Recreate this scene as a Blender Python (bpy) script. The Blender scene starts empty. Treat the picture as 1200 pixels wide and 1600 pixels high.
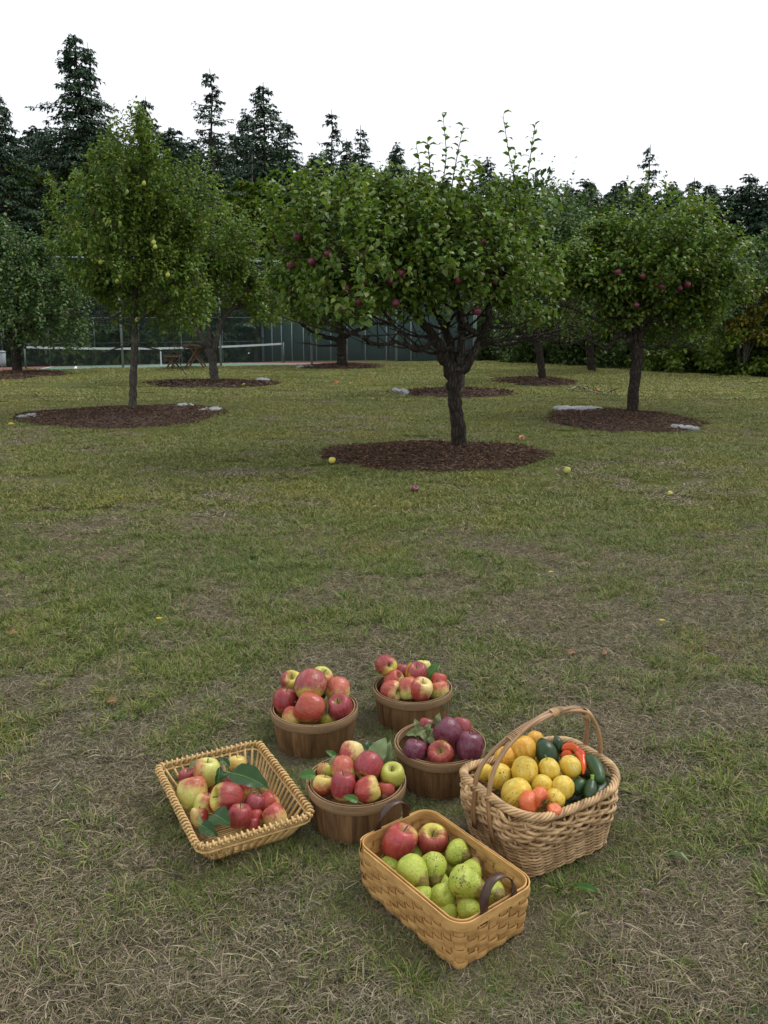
import bpy, math, random
import numpy as np
from mathutils import Vector, Matrix, Euler

random.seed(7)
RNG = np.random.default_rng(11)
SC = bpy.context.scene
COL = SC.collection

# ------------------------------------------------------------------ camera, sky, sun, exposure
F = 1294.0                       # focal length in pixels of the 1200 x 1600 photograph
PITCH = math.atan(238 / F)
CP, SP = math.cos(PITCH), math.sin(PITCH)
EYE = 1.5
SLOPE = 0.0464                   # the lawn climbs gently away from the camera
cam = bpy.data.cameras.new('camera')
cam.sensor_fit = 'VERTICAL'
cam.sensor_height = 24.0
cam.lens = 24.0 * F / 1600
cam.clip_start = 0.05
cam.clip_end = 600
cam_o = bpy.data.objects.new('camera', cam)
cam_o.location = (0, 0, EYE)
cam_o.rotation_euler = (math.radians(90) - PITCH, 0, 0)
COL.objects.link(cam_o)
SC.camera = cam_o

SUN_EL, SUN_AZ = math.radians(56), math.radians(62)   # azimuth from +Y towards +X
w = bpy.data.worlds.new('World')
SC.world = w
w.use_nodes = True
nt = w.node_tree
nt.nodes.clear()
out = nt.nodes.new('ShaderNodeOutputWorld')
bg = nt.nodes.new('ShaderNodeBackground')
sky = nt.nodes.new('ShaderNodeTexSky')
sky.sky_type = 'NISHITA'
sky.sun_disc = False
sky.sun_elevation = SUN_EL
sky.sun_rotation = SUN_AZ
hs = nt.nodes.new('ShaderNodeHueSaturation')
hs.inputs['Saturation'].default_value = 0.25
mx = nt.nodes.new('ShaderNodeMix')
mx.data_type = 'RGBA'
mx.inputs[0].default_value = 0.82
mx.inputs[7].default_value = (9.8, 10.1, 10.7, 1)     # bright even cloud layer
nt.links.new(sky.outputs[0], hs.inputs['Color'])
nt.links.new(hs.outputs[0], mx.inputs[6])
nt.links.new(mx.outputs[2], bg.inputs[0])
bg.inputs[1].default_value = 0.1
nt.links.new(bg.outputs[0], out.inputs[0])

sun = bpy.data.lights.new('sun', 'SUN')
sun.energy = 1.5
sun.angle = math.radians(18)
sun.color = (1.0, 0.97, 0.92)
sun_o = bpy.data.objects.new('sun', sun)
sd = Vector((math.sin(SUN_AZ) * math.cos(SUN_EL), math.cos(SUN_AZ) * math.cos(SUN_EL), math.sin(SUN_EL)))
sun_o.rotation_euler = sd.to_track_quat('Z', 'Y').to_euler()
sun_o.location = (0, 0, 30)
COL.objects.link(sun_o)

SC.view_settings.view_transform = 'Standard'
SC.view_settings.look = 'None'
SC.view_settings.exposure = 0.28
SC.view_settings.gamma = 1.0
SC.view_settings.use_curve_mapping = False
SC.render.engine = 'CYCLES'
SC.cycles.max_bounces = 6
SC.cycles.diffuse_bounces = 4
SC.cycles.transmission_bounces = 4
SC.cycles.transparent_max_bounces = 8
SC.cycles.use_denoising = True

# ------------------------------------------------------------------ measuring helpers
def P(px, py, h=0.0):
    """Where the sight line of a photo pixel meets the sloping lawn (or the plane h above it)."""
    a = (px - 600) / F; b = (py - 800) / F
    dy = CP - b * SP; dz = -SP - b * CP
    t = (EYE - h) / (SLOPE * dy - dz)
    return Vector((a * t, dy * t, EYE + dz * t))

def W(px, py, Y):
    """A point at ground distance Y on the sight line of a photo pixel."""
    a = (px - 600) / F; b = (py - 800) / F
    dy = CP - b * SP; dz = -SP - b * CP
    t = Y / dy
    return Vector((a * t, Y, EYE + dz * t))

def sm(x, a, b):
    t = np.clip((x - a) / (b - a), 0, 1)
    return t * t * (3 - 2 * t)

C0 = Vector((3.35, 31.0, 0)); FU = Vector((0.94, 0.342, 0)); FN = Vector((-0.342, 0.94, 0))
def court_z(x, y):
    return 1.375 + 0.019 * x + 0.004 * (y - 31)
def ground_z(x, y):
    x = np.asarray(x, float); y = np.asarray(y, float)
    dn = (x - C0.x) * FN.x + (y - C0.y) * FN.y
    du = (x - C0.x) * FU.x + (y - C0.y) * FU.y
    de = (x - 3.6) * 0.848 + (y - 31.5) * 0.531
    lawn = SLOPE * y - 0.15 * np.maximum(de, 0) * sm(de, 0, 1.5)
    lawn = lawn + 0.02 * np.sin(x * 0.9 + 1) * np.sin(y * 0.7) * sm(y, 4, 12)
    wgt = sm(dn, -0.3, 0.2) * (1 - sm(du, 0.3, 2.0))
    return lawn * (1 - wgt) + wgt * (court_z(x, y) - 0.03)
def on_ground(px, py):
    p = P(px, py); p.z = float(ground_z(p.x, p.y)); return p

TILT = Matrix.Rotation(math.atan(SLOPE), 4, 'X')

# ------------------------------------------------------------------ object helpers
def tag(o, label=None, cat=None, group=None, kind=None):
    if label: o['label'] = label
    if cat: o['category'] = cat
    if group: o['group'] = group
    if kind: o['kind'] = kind
    return o

def mesh(name, v, f, mat, smooth=True, cols=None):
    me = bpy.data.meshes.new(name)
    if isinstance(v, np.ndarray):
        n = len(v); k = f.shape[1]; m = len(f)
        me.vertices.add(n); me.vertices.foreach_set('co', np.ascontiguousarray(v, dtype=np.float32).ravel())
        me.loops.add(m * k); me.loops.foreach_set('vertex_index', np.ascontiguousarray(f, dtype=np.int32).ravel())
        me.polygons.add(m)
        me.polygons.foreach_set('loop_start', np.arange(0, m * k, k, dtype=np.int32))
        me.polygons.foreach_set('loop_total', np.full(m, k, dtype=np.int32))
        me.update(calc_edges=True)
    else:
        me.from_pydata(v, [], f); me.update()
    me.polygons.foreach_set('use_smooth', np.full(len(me.polygons), smooth, dtype=bool))
    if cols is not None:
        a = me.color_attributes.new('tint', 'FLOAT_COLOR', 'POINT')
        c = np.ones((len(me.vertices), 4), dtype=np.float32); c[:, :3] = cols
        a.data.foreach_set('color', c.ravel())
    if mat: me.materials.append(mat)
    return me

def link(name, me, parent=None, mat4=None):
    o = bpy.data.objects.new(name, me)
    COL.objects.link(o)
    if parent: o.parent = parent
    if mat4 is not None: o.matrix_basis = mat4
    return o

def empty(name, m):
    o = bpy.data.objects.new(name, None)
    o.empty_display_size = 0.1
    COL.objects.link(o)
    o.matrix_basis = m if isinstance(m, Matrix) else Matrix.Translation(m)
    return o

class MB:
    def __init__(s): s.v = []; s.f = []
    def add(s, v, f):
        n = len(s.v); s.v += [tuple(p) for p in v]; s.f += [tuple(i + n for i in q) for q in f]
    def box(s, c, d, m=None):
        x, y, z = d[0] / 2, d[1] / 2, d[2] / 2
        vs = [Vector((i * x, j * y, k * z)) for i in (-1, 1) for j in (-1, 1) for k in (-1, 1)]
        if m is not None: vs = [m @ p for p in vs]
        vs = [p + Vector(c) for p in vs]
        s.add(vs, [(0, 1, 3, 2), (4, 6, 7, 5), (0, 4, 5, 1), (2, 3, 7, 6), (0, 2, 6, 4), (1, 5, 7, 3)])
    def tube(s, pts, r, n=6, closed=False, cap=True):
        v, f = tube_geo(pts, r, n, closed, cap); s.add(v, f)
    def bar(s, a, b, wd, th, up=Vector((0, 0, 1))):
        a = Vector(a); b = Vector(b); d = (b - a); L = d.length; d.normalize()
        sx = d.cross(up)
        if sx.length < 1e-4: sx = Vector((1, 0, 0))
        sx.normalize(); uz = sx.cross(d)
        m = Matrix((sx, d, uz)).transposed()
        s.box((a + b) / 2, (wd, L, th), m)
    def mesh(s, name, mat, smooth=True): return mesh(name, s.v, s.f, mat, smooth)
    def build(s, name, mat, parent=None, smooth=True, m=None):
        return link(name, s.mesh(name, mat, smooth), parent, m)

def tube_geo(pts, r, n=6, closed=False, cap=True):
    pts = [Vector(p) for p in pts]; N = len(pts)
    rs = list(r) if hasattr(r, '__len__') else [r] * N
    v = []; f = []
    ref = None
    for i, p in enumerate(pts):
        if closed: t = pts[(i + 1) % N] - pts[i - 1]
        else: t = pts[min(i + 1, N - 1)] - pts[max(i - 1, 0)]
        if t.length < 1e-9: t = Vector((0, 0, 1))
        t.normalize()
        if ref is None:
            ref = Vector((0, 0, 1)) if abs(t.z) < 0.9 else Vector((1, 0, 0))
        a = ref - t * ref.dot(t)
        if a.length < 1e-6: a = t.orthogonal()
        a.normalize(); ref = a; b = t.cross(a)
        for k in range(n):
            th = 2 * math.pi * k / n
            v.append(p + (a * math.cos(th) + b * math.sin(th)) * rs[i])
    for i in range(N if closed else N - 1):
        j = (i + 1) % N
        for k in range(n):
            l = (k + 1) % n
            f.append((i * n + k, i * n + l, j * n + l, j * n + k))
    if not closed and cap:
        f.append(tuple(range(n - 1, -1, -1)))
        f.append(tuple((N - 1) * n + k for k in range(n)))
    return v, f

def crv(pts, n):
    """Catmull-Rom through the points."""
    pts = [Vector(p) for p in pts]
    q = [pts[0] * 2 - pts[1]] + pts + [pts[-1] * 2 - pts[-2]]
    res = []
    segs = len(pts) - 1
    for i in range(n):
        x = i / (n - 1) * segs; k = min(int(x), segs - 1); t = x - k
        a, b, c, d = q[k], q[k + 1], q[k + 2], q[k + 3]
        res.append(0.5 * ((2 * b) + (c - a) * t + (2 * a - 5 * b + 4 * c - d) * t * t + (3 * b - a - 3 * c + d) * t ** 3))
    return res

# ------------------------------------------------------------------ materials
MATS = {}
class NB:
    def __init__(s, name):
        s.m = bpy.data.materials.new(name); s.m.use_nodes = True
        s.t = s.m.node_tree; s.t.nodes.clear()
        s.out = s.t.nodes.new('ShaderNodeOutputMaterial')
        s.p = s.t.nodes.new('ShaderNodeBsdfPrincipled')
        s.t.links.new(s.p.outputs[0], s.out.inputs[0])
        MATS[name] = s.m
    def n(s, typ, **k):
        x = s.t.nodes.new(typ)
        for a, b in k.items():
            if hasattr(x, a): setattr(x, a, b)
        return x
    def l(s, a, b): s.t.links.new(a, b)
    def val(s, inp, v):
        if hasattr(v, 'links') or isinstance(v, bpy.types.NodeSocket): s.l(v, inp)
        else: inp.default_value = v
    def coord(s, kind='Object', scale=(1, 1, 1)):
        tc = s.n('ShaderNodeTexCoord'); mp = s.n('ShaderNodeMapping')
        mp.inputs['Scale'].default_value = scale
        s.l(tc.outputs[kind], mp.inputs[0]); return mp.outputs[0]
    def pos(s, scale=(1, 1, 1)):
        g = s.n('ShaderNodeNewGeometry'); mp = s.n('ShaderNodeMapping')
        mp.inputs['Scale'].default_value = scale
        s.l(g.outputs['Position'], mp.inputs[0]); return mp.outputs[0]
    def noise(s, vec, scale, detail=4, rough=0.6, dist=0):
        x = s.n('ShaderNodeTexNoise'); s.l(vec, x.inputs['Vector'])
        x.inputs['Scale'].default_value = scale; x.inputs['Detail'].default_value = detail
        x.inputs['Roughness'].default_value = rough; x.inputs['Distortion'].default_value = dist
        return x.outputs['Fac']
    def vor(s, vec, scale, feature='F1'):
        x = s.n('ShaderNodeTexVoronoi'); x.feature = feature; s.l(vec, x.inputs['Vector'])
        x.inputs['Scale'].default_value = scale
        return x.outputs['Distance']
    def ramp(s, fac, stops):
        x = s.n('ShaderNodeValToRGB'); s.l(fac, x.inputs[0])
        e = x.color_ramp.elements
        while len(e) < len(stops): e.new(0.5)
        for i, (p, c) in enumerate(stops):
            e[i].position = p
            e[i].color = (c, c, c, 1) if not hasattr(c, '__len__') else (*c[:3], 1)
        return x.outputs[0]
    def mix(s, fac, a, b, blend='MIX'):
        x = s.n('ShaderNodeMix'); x.data_type = 'RGBA'; x.blend_type = blend
        s.val(x.inputs[0], fac)
        for i, c in ((6, a), (7, b)):
            if isinstance(c, bpy.types.NodeSocket): s.l(c, x.inputs[i])
            else: x.inputs[i].default_value = (*c[:3], 1)
        return x.outputs[2]
    def math(s, op, a, b=0.0, c=None, clamp=False):
        x = s.n('ShaderNodeMath'); x.operation = op; x.use_clamp = clamp
        s.val(x.inputs[0], a); s.val(x.inputs[1], b)
        if c is not None: s.val(x.inputs[2], c)
        return x.outputs[0]
    def attr(s, name, typ='GEOMETRY'):
        x = s.n('ShaderNodeAttribute'); x.attribute_type = typ; x.attribute_name = name
        return x
    def rnd(s): return s.n('ShaderNodeObjectInfo').outputs['Random']
    def bump(s, h, strength=0.3, dist=0.002):
        x = s.n('ShaderNodeBump'); x.inputs['Strength'].default_value = strength
        x.inputs['Distance'].default_value = dist
        s.l(h, x.inputs['Height']); s.l(x.outputs[0], s.p.inputs['Normal'])
    def col(s, c): s.val(s.p.inputs['Base Color'], c if isinstance(c, bpy.types.NodeSocket) else (*c, 1))
    def set(s, **k):
        for a, b in k.items(): s.val(s.p.inputs[a.replace('_', ' ')], b)
        return s.m
    def translucent(s, colour, fac):
        tr = s.n('ShaderNodeBsdfTranslucent'); mixn = s.n('ShaderNodeMixShader')
        if isinstance(colour, bpy.types.NodeSocket): s.l(colour, tr.inputs[0])
        else: tr.inputs[0].default_value = (*colour, 1)
        mixn.inputs[0].default_value = fac
        s.l(s.p.outputs[0], mixn.inputs[1]); s.l(tr.outputs[0], mixn.inputs[2])
        s.l(mixn.outputs[0], s.out.inputs[0])

def simple(name, c, rough=0.6, var=0.25, scale=20, metal=0, bump=0.2, bd=0.002, spec=0.5):
    b = NB(name); v = b.coord('Object')
    n = b.noise(v, scale, 5)
    lo = tuple(x * (1 - var) for x in c); hi = tuple(min(1, x * (1 + var)) for x in c)
    b.col(b.ramp(n, [(0.3, lo), (0.7, hi)]))
    b.bump(n, bump, bd)
    return b.set(Roughness=rough, Metallic=metal, Specular_IOR_Level=spec)

# wood of basket pieces: grain along one local axis, each piece its own tint
def wood(name, c_lo, c_hi, grain, rough=0.65, tint=0.25, spots=0.0, spec=0.3):
    b = NB(name)
    v = b.coord('Object', grain)
    g = b.noise(v, 1.0, 6, 0.65, 0.3)
    cr = b.ramp(g, [(0.28, c_lo), (0.72, c_hi)])
    r = b.rnd()
    k = b.math('MULTIPLY_ADD', r, tint * 2, 1 - tint)
    hsn = b.n('ShaderNodeHueSaturation'); b.l(cr, hsn.inputs['Color']); b.l(k, hsn.inputs['Value'])
    c = hsn.outputs[0]
    if spots:
        s = b.ramp(b.vor(b.coord('Object'), 110), [(0.05, 1), (0.13, 0)])
        n2 = b.ramp(b.noise(b.coord('Object'), 14, 2), [(0.5, 0), (0.6, 1)])
        c = b.mix(b.math('MULTIPLY', b.math('MULTIPLY', s, n2), spots), c, tuple(x * 0.3 for x in c_lo))
    b.col(c)
    b.bump(g, 0.35, 0.0015)
    return b.set(Roughness=rough, Specular_IOR_Level=spec)

wood('stave_wood', (0.085, 0.043, 0.018), (0.27, 0.15, 0.064), (60, 60, 5), tint=0.22)
wood('hoop_wood', (0.20, 0.122, 0.060), (0.37, 0.24, 0.13), (9, 9, 60), tint=0.12)
wood('rod_wood', (0.40, 0.235, 0.08), (0.78, 0.55, 0.24), (30, 30, 30), rough=0.45, tint=0.16, spec=0.5)
wood('splint_wood', (0.34, 0.175, 0.055), (0.66, 0.40, 0.145), (14, 14, 60), tint=0.18, spots=0.3)
wood('willow_wood', (0.24, 0.135, 0.052), (0.62, 0.42, 0.215), (22, 22, 22), rough=0.45, tint=0.30, spec=0.45)
wood('handle_wood', (0.24, 0.13, 0.06), (0.44, 0.27, 0.13), (16, 16, 10), rough=0.42, tint=0.14, spec=0.5)
simple('leather', (0.060, 0.027, 0.014), 0.42, 0.3, 60, bump=0.25, bd=0.0008)
simple('brass', (0.45, 0.32, 0.14), 0.35, 0.1, 20, metal=1)

def apple_mat():
    b = NB('apple_skin')
    tc = b.n('ShaderNodeTexCoord'); obj = tc.outputs['Object']
    oi = b.n('ShaderNodeObjectInfo')
    off = b.n('ShaderNodeVectorMath'); off.operation = 'MULTIPLY_ADD'
    comb = b.n('ShaderNodeCombineXYZ')
    for i in range(3): b.l(oi.outputs['Random'], comb.inputs[i])
    b.l(comb.outputs[0], off.inputs[0]); off.inputs[1].default_value = (37, 91, 53); b.l(obj, off.inputs[2])
    vec = off.outputs[0]
    nrm = b.n('ShaderNodeVectorMath'); nrm.operation = 'NORMALIZE'; b.l(obj, nrm.inputs[0])
    dot = b.n('ShaderNodeVectorMath'); dot.operation = 'DOT_PRODUCT'
    b.l(nrm.outputs[0], dot.inputs[0]); b.l(b.attr('blush_dir', 'OBJECT').outputs['Vector'], dot.inputs[1])
    amt = b.attr('blush', 'OBJECT').outputs['Fac']
    big = b.noise(vec, 1.7, 3)
    sep = b.n('ShaderNodeSeparateXYZ'); b.l(obj, sep.inputs[0])
    flat = b.n('ShaderNodeCombineXYZ'); b.l(sep.outputs[0], flat.inputs[0]); b.l(sep.outputs[1], flat.inputs[1])
    fn = b.n('ShaderNodeVectorMath'); fn.operation = 'NORMALIZE'; b.l(flat.outputs[0], fn.inputs[0])
    st = b.n('ShaderNodeVectorMath'); st.operation = 'MULTIPLY_ADD'
    b.l(comb.outputs[0], st.inputs[0]); st.inputs[1].default_value = (17, 31, 3)
    zz = b.n('ShaderNodeVectorMath'); zz.operation = 'MULTIPLY_ADD'
    b.l(fn.outputs[0], zz.inputs[0]); zz.inputs[1].default_value = (1, 1, 0)
    zc = b.n('ShaderNodeCombineXYZ'); b.l(b.math('MULTIPLY', sep.outputs[2], 0.13), zc.inputs[2]); b.l(zc.outputs[0], zz.inputs[2])
    b.l(zz.outputs[0], st.inputs[2])
    streak = b.noise(st.outputs[0], 7.5, 5, 0.7)
    m = b.math('ADD', b.math('MULTIPLY', dot.outputs['Value'], 0.85), b.math('SUBTRACT', amt, 0.26))
    m = b.math('ADD', m, b.math('MULTIPLY_ADD', big, 1.3, -0.65))
    m = b.math('ADD', m, b.math('MULTIPLY', b.math('MULTIPLY_ADD', streak, 1.8, -0.9), b.attr('stripe', 'OBJECT').outputs['Fac']))
    mask = b.ramp(b.math('MULTIPLY_ADD', m, 0.5, 0.5, clamp=True), [(0.36, 0), (0.66, 1)])
    base = b.attr('ground_colour', 'OBJECT').outputs['Color']
    red = b.attr('blush_colour', 'OBJECT').outputs['Color']
    red2 = b.mix(b.ramp(streak, [(0.4, 0.0), (0.72, 0.6)]), red, b.mix(0.30, red, base))
    red3 = b.mix(b.ramp(big, [(0.35, 0.0), (0.7, 0.5)]), red2, b.mix(0.6, red2, (0.05, 0.004, 0.012)))
    c = b.mix(mask, base, red3)
    # pale lenticels, russet round the stem, brown calyx
    dots = b.ramp(b.vor(vec, 13), [(0.06, 1), (0.13, 0)])
    c = b.mix(b.math('MULTIPLY', dots, 0.4), c, (0.55, 0.42, 0.22))
    r2 = b.n('ShaderNodeVectorMath'); r2.operation = 'LENGTH'; b.l(flat.outputs[0], r2.inputs[0])
    up = b.ramp(sep.outputs[2], [(0.35, 0), (0.5, 1)])
    cav = b.ramp(b.math('ADD', r2.outputs['Value'], b.math('MULTIPLY', streak, 0.25)), [(0.30, 1), (0.50, 0)])
    c = b.mix(b.math('MULTIPLY', b.math('MULTIPLY', cav, up), 0.75), c, (0.30, 0.28, 0.06))
    cal = b.ramp(r2.outputs['Value'], [(0.10, 1), (0.17, 0)])
    dn = b.ramp(sep.outputs[2], [(0.0, 1), (0.05, 0)])
    c = b.mix(b.math('MULTIPLY', cal, dn), c, (0.06, 0.035, 0.015))
    bloomm = b.ramp(b.noise(vec, 3.0, 4), [(0.35, 0), (0.8, 0.22)])
    c = b.mix(b.math('MULTIPLY', bloomm, b.attr('bloom', 'OBJECT').outputs['Fac']), c, (0.55, 0.48, 0.55))
    b.col(c)
    b.bump(b.noise(vec, 4, 3), 0.15, 0.02)
    rg = b.ramp(b.noise(vec, 5, 3), [(0.3, 0.24), (0.8, 0.42)])
    b.set(Specular_IOR_Level=0.42, Subsurface_Weight=0.0)
    b.l(rg, b.p.inputs['Roughness'])
    return b.m
apple_mat()

def pear_mat():
    b = NB('pear_skin')
    tc = b.n('ShaderNodeTexCoord'); obj = tc.outputs['Object']
    oi = b.n('ShaderNodeObjectInfo'); comb = b.n('ShaderNodeCombineXYZ')
    for i in range(3): b.l(oi.outputs['Random'], comb.inputs[i])
    off = b.n('ShaderNodeVectorMath'); off.operation = 'MULTIPLY_ADD'
    b.l(comb.outputs[0], off.inputs[0]); off.inputs[1].default_value = (43, 29, 61); b.l(obj, off.inputs[2])
    v = off.outputs[0]
    n1 = b.noise(v, 1.6, 4)
    c = b.ramp(n1, [(0.3, (0.29, 0.37, 0.045)), (0.5, (0.43, 0.50, 0.065)), (0.7, (0.56, 0.58, 0.12))])
    fine = b.ramp(b.noise(v, 16, 3), [(0.35, 0.35), (0.65, 0)])
    c = b.mix(fine, c, (0.17, 0.22, 0.03))
    sep = b.n('ShaderNodeSeparateXYZ'); b.l(obj, sep.inputs[0])
    rus = b.math('ADD', sep.outputs[2], b.math('MULTIPLY_ADD', b.noise(v, 4, 4), 0.9, -0.45))
    rus = b.ramp(b.math('MULTIPLY', rus, 0.5), [(0.40, 0), (0.56, 1)])
    c = b.mix(b.math('MULTIPLY', rus, 0.85), c, (0.17, 0.10, 0.03))
    sp = b.attr('speckle', 'OBJECT').outputs['Fac']
    d = b.vor(v, 4.2)
    spots = b.ramp(b.math('ADD', d, b.math('MULTIPLY_ADD', b.noise(v, 3.5, 3), 0.7, -0.12)), [(0.36, 1), (0.46, 0)])
    patch = b.ramp(b.noise(v, 1.1, 3), [(0.38, 0), (0.50, 1)])
    c = b.mix(b.math('MULTIPLY', b.math('MULTIPLY', spots, patch), sp), c, (0.03, 0.028, 0.012))
    scab = b.ramp(b.noise(v, 2.4, 6, 0.75), [(0.55, 0), (0.63, 1)])
    c = b.mix(b.math('MULTIPLY', scab, b.math('MULTIPLY', sp, 0.8)), c, (0.13, 0.085, 0.03))
    b.col(c); b.bump(b.noise(v, 5, 4), 0.3, 0.03)
    return b.set(Roughness=0.42, Specular_IOR_Level=0.4)
pear_mat()

def veg_mat(name, stops, scale, rough, streaks=False, spot=0.0, spotc=(0.03, 0.03, 0.01)):
    b = NB(name)
    tc = b.n('ShaderNodeTexCoord'); obj = tc.outputs['Object']
    oi = b.n('ShaderNodeObjectInfo'); comb = b.n('ShaderNodeCombineXYZ')
    for i in range(3): b.l(oi.outputs['Random'], comb.inputs[i])
    off = b.n('ShaderNodeVectorMath'); off.operation = 'MULTIPLY_ADD'
    b.l(comb.outputs[0], off.inputs[0]); off.inputs[1].default_value = (43, 29, 61); b.l(obj, off.inputs[2])
    v = off.outputs[0]
    if streaks:
        mp = b.n('ShaderNodeMapping'); mp.inputs['Scale'].default_value = (1, 1, 0.22); b.l(v, mp.inputs[0]); v2 = mp.outputs[0]
    else: v2 = v
    n = b.noise(v2, scale, 5, 0.65)
    c = b.ramp(n, stops)
    if spot:
        s = b.ramp(b.math('ADD', b.vor(v, 3.4), b.math('MULTIPLY', b.noise(v, 9, 3), 0.3)), [(0.33, 1), (0.41, 0)])
        pt = b.ramp(b.noise(v, 1.3, 2), [(0.40, 0), (0.50, 1)])
        c = b.mix(b.math('MULTIPLY', b.math('MULTIPLY', s, pt), b.math('MULTIPLY', b.attr('speckle', 'OBJECT').outputs['Fac'], spot)), c, spotc)
    b.col(c); b.bump(n, 0.25, 0.04)
    return b.set(Roughness=rough, Specular_IOR_Level=0.45)
veg_mat('lemon_cucumber_skin', [(0.3, (0.70, 0.62, 0.22)), (0.5, (0.68, 0.47, 0.05)), (0.72, (0.62, 0.33, 0.02))], 3.2, 0.36, True, 0.95)
veg_mat('orange_cucumber_skin', [(0.3, (0.70, 0.50, 0.10)), (0.5, (0.66, 0.34, 0.03)), (0.72, (0.55, 0.22, 0.015))], 3.2, 0.36, True, 0.6, (0.6, 0.45, 0.2))
veg_mat('green_cucumber_skin', [(0.35, (0.012, 0.035, 0.010)), (0.55, (0.024, 0.065, 0.014)), (0.75, (0.07, 0.13, 0.03))], 3.0, 0.38, True)
veg_mat('tomato_skin', [(0.3, (0.62, 0.10, 0.035)), (0.7, (0.66, 0.19, 0.07))], 1.2, 0.22)
veg_mat('pepper_skin', [(0.3, (0.55, 0.035, 0.01)), (0.6, (0.62, 0.10, 0.012)), (0.8, (0.30, 0.16, 0.02))], 1.6, 0.2)
simple('stem_green', (0.16, 0.30, 0.045), 0.5, 0.3, 30)
simple('stem_brown', (0.07, 0.045, 0.02), 0.7, 0.3, 30)

def leaf_mat(name, top, under, rough=0.45, tr=0.22, var=0.3, uselen=True, veins=False):
    b = NB(name)
    at = b.attr('tint').outputs['Color']
    g = b.n('ShaderNodeNewGeometry')
    c = b.mix(g.outputs['Backfacing'], top, under)
    nz = b.noise(b.coord('Object'), 8 if not veins else 60, 3)
    c = b.mix(0.6, c, b.mix(nz, tuple(x * (1 - var) for x in top), tuple(min(1, x * (1 + var)) for x in top)), 'MIX') if not veins else b.mix(b.ramp(nz, [(0.3, 0.3), (0.7, 0)]), c, tuple(x * 0.6 for x in top))
    if uselen: c = b.mix(1.0, c, at, 'MULTIPLY')
    b.col(c)
    b.set(Roughness=rough, Specular_IOR_Level=0.35)
    b.translucent(c, tr)
    return b.m
leaf_mat('apple_leaf', (0.105, 0.180, 0.018), (0.18, 0.26, 0.08), tr=0.36)
leaf_mat('pear_leaf', (0.100, 0.172, 0.016), (0.15, 0.23, 0.038), tr=0.36)
leaf_mat('grey_leaf', (0.070, 0.138, 0.030), (0.17, 0.25, 0.11), tr=0.32)
leaf_mat('shrub_leaf', (0.050, 0.100, 0.014), (0.07, 0.13, 0.025), tr=0.25)
leaf_mat('yellow_shrub_leaf', (0.15, 0.155, 0.015), (0.18, 0.18, 0.03), tr=0.3)
leaf_mat('conifer_needle', (0.046, 0.092, 0.044), (0.050, 0.098, 0.050), rough=0.6, tr=0.15)
leaf_mat('picked_leaf', (0.020, 0.062, 0.009), (0.20, 0.29, 0.13), tr=0.12, uselen=False, veins=True, rough=0.38)
leaf_mat('pale_leaf', (0.22, 0.29, 0.13), (0.25, 0.33, 0.17), tr=0.12, uselen=False, veins=True, rough=0.55)
leaf_mat('olive_leaf', (0.17, 0.20, 0.08), (0.25, 0.29, 0.14), tr=0.12, uselen=False, veins=True, rough=0.6)
leaf_mat('fresh_leaf', (0.07, 0.17, 0.03), (0.12, 0.22, 0.05), tr=0.25, uselen=False, veins=True, rough=0.4)
leaf_mat('yellow_leaf', (0.60, 0.42, 0.04), (0.55, 0.40, 0.06), tr=0.25, uselen=False, veins=True, rough=0.5)
leaf_mat('dry_leaf', (0.26, 0.13, 0.06), (0.30, 0.17, 0.09), tr=0.1, uselen=False, veins=True, rough=0.7)
leaf_mat('orange_leaf', (0.50, 0.15, 0.04), (0.45, 0.17, 0.06), tr=0.1, uselen=False, veins=True, rough=0.7)

def bark(name, lo, hi, lich, k=1.0):
    b = NB(name); v = b.coord('Object', (1, 1, 0.28))
    cr = b.vor(v, 26 * k, 'DISTANCE_TO_EDGE')
    n = b.noise(v, 14 * k, 6, 0.7)
    c = b.mix(b.ramp(cr, [(0.0, 0), (0.25, 1)]), lo, b.mix(n, lo, hi))
    l = b.ramp(b.noise(b.coord('Object'), 5 * k, 6, 0.75), [(0.56, 0), (0.70, 0.65)])
    c = b.mix(l, c, lich)
    b.col(c)
    h = b.math('ADD', b.ramp(cr, [(0, 0), (0.3, 1)]), n)
    b.bump(h, 0.9, 0.012)
    return b.set(Roughness=0.9, Specular_IOR_Level=0.2)
bark('apple_bark', (0.016, 0.012, 0.009), (0.080, 0.064, 0.048), (0.125, 0.13, 0.09))
bark('pear_bark', (0.05, 0.043, 0.035), (0.15, 0.135, 0.11), (0.20, 0.20, 0.16))
bark('fir_bark', (0.03, 0.025, 0.02), (0.11, 0.09, 0.07), (0.12, 0.12, 0.10), 0.3)
simple('dead_wood', (0.20, 0.18, 0.15), 0.85, 0.3, 6)

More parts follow.
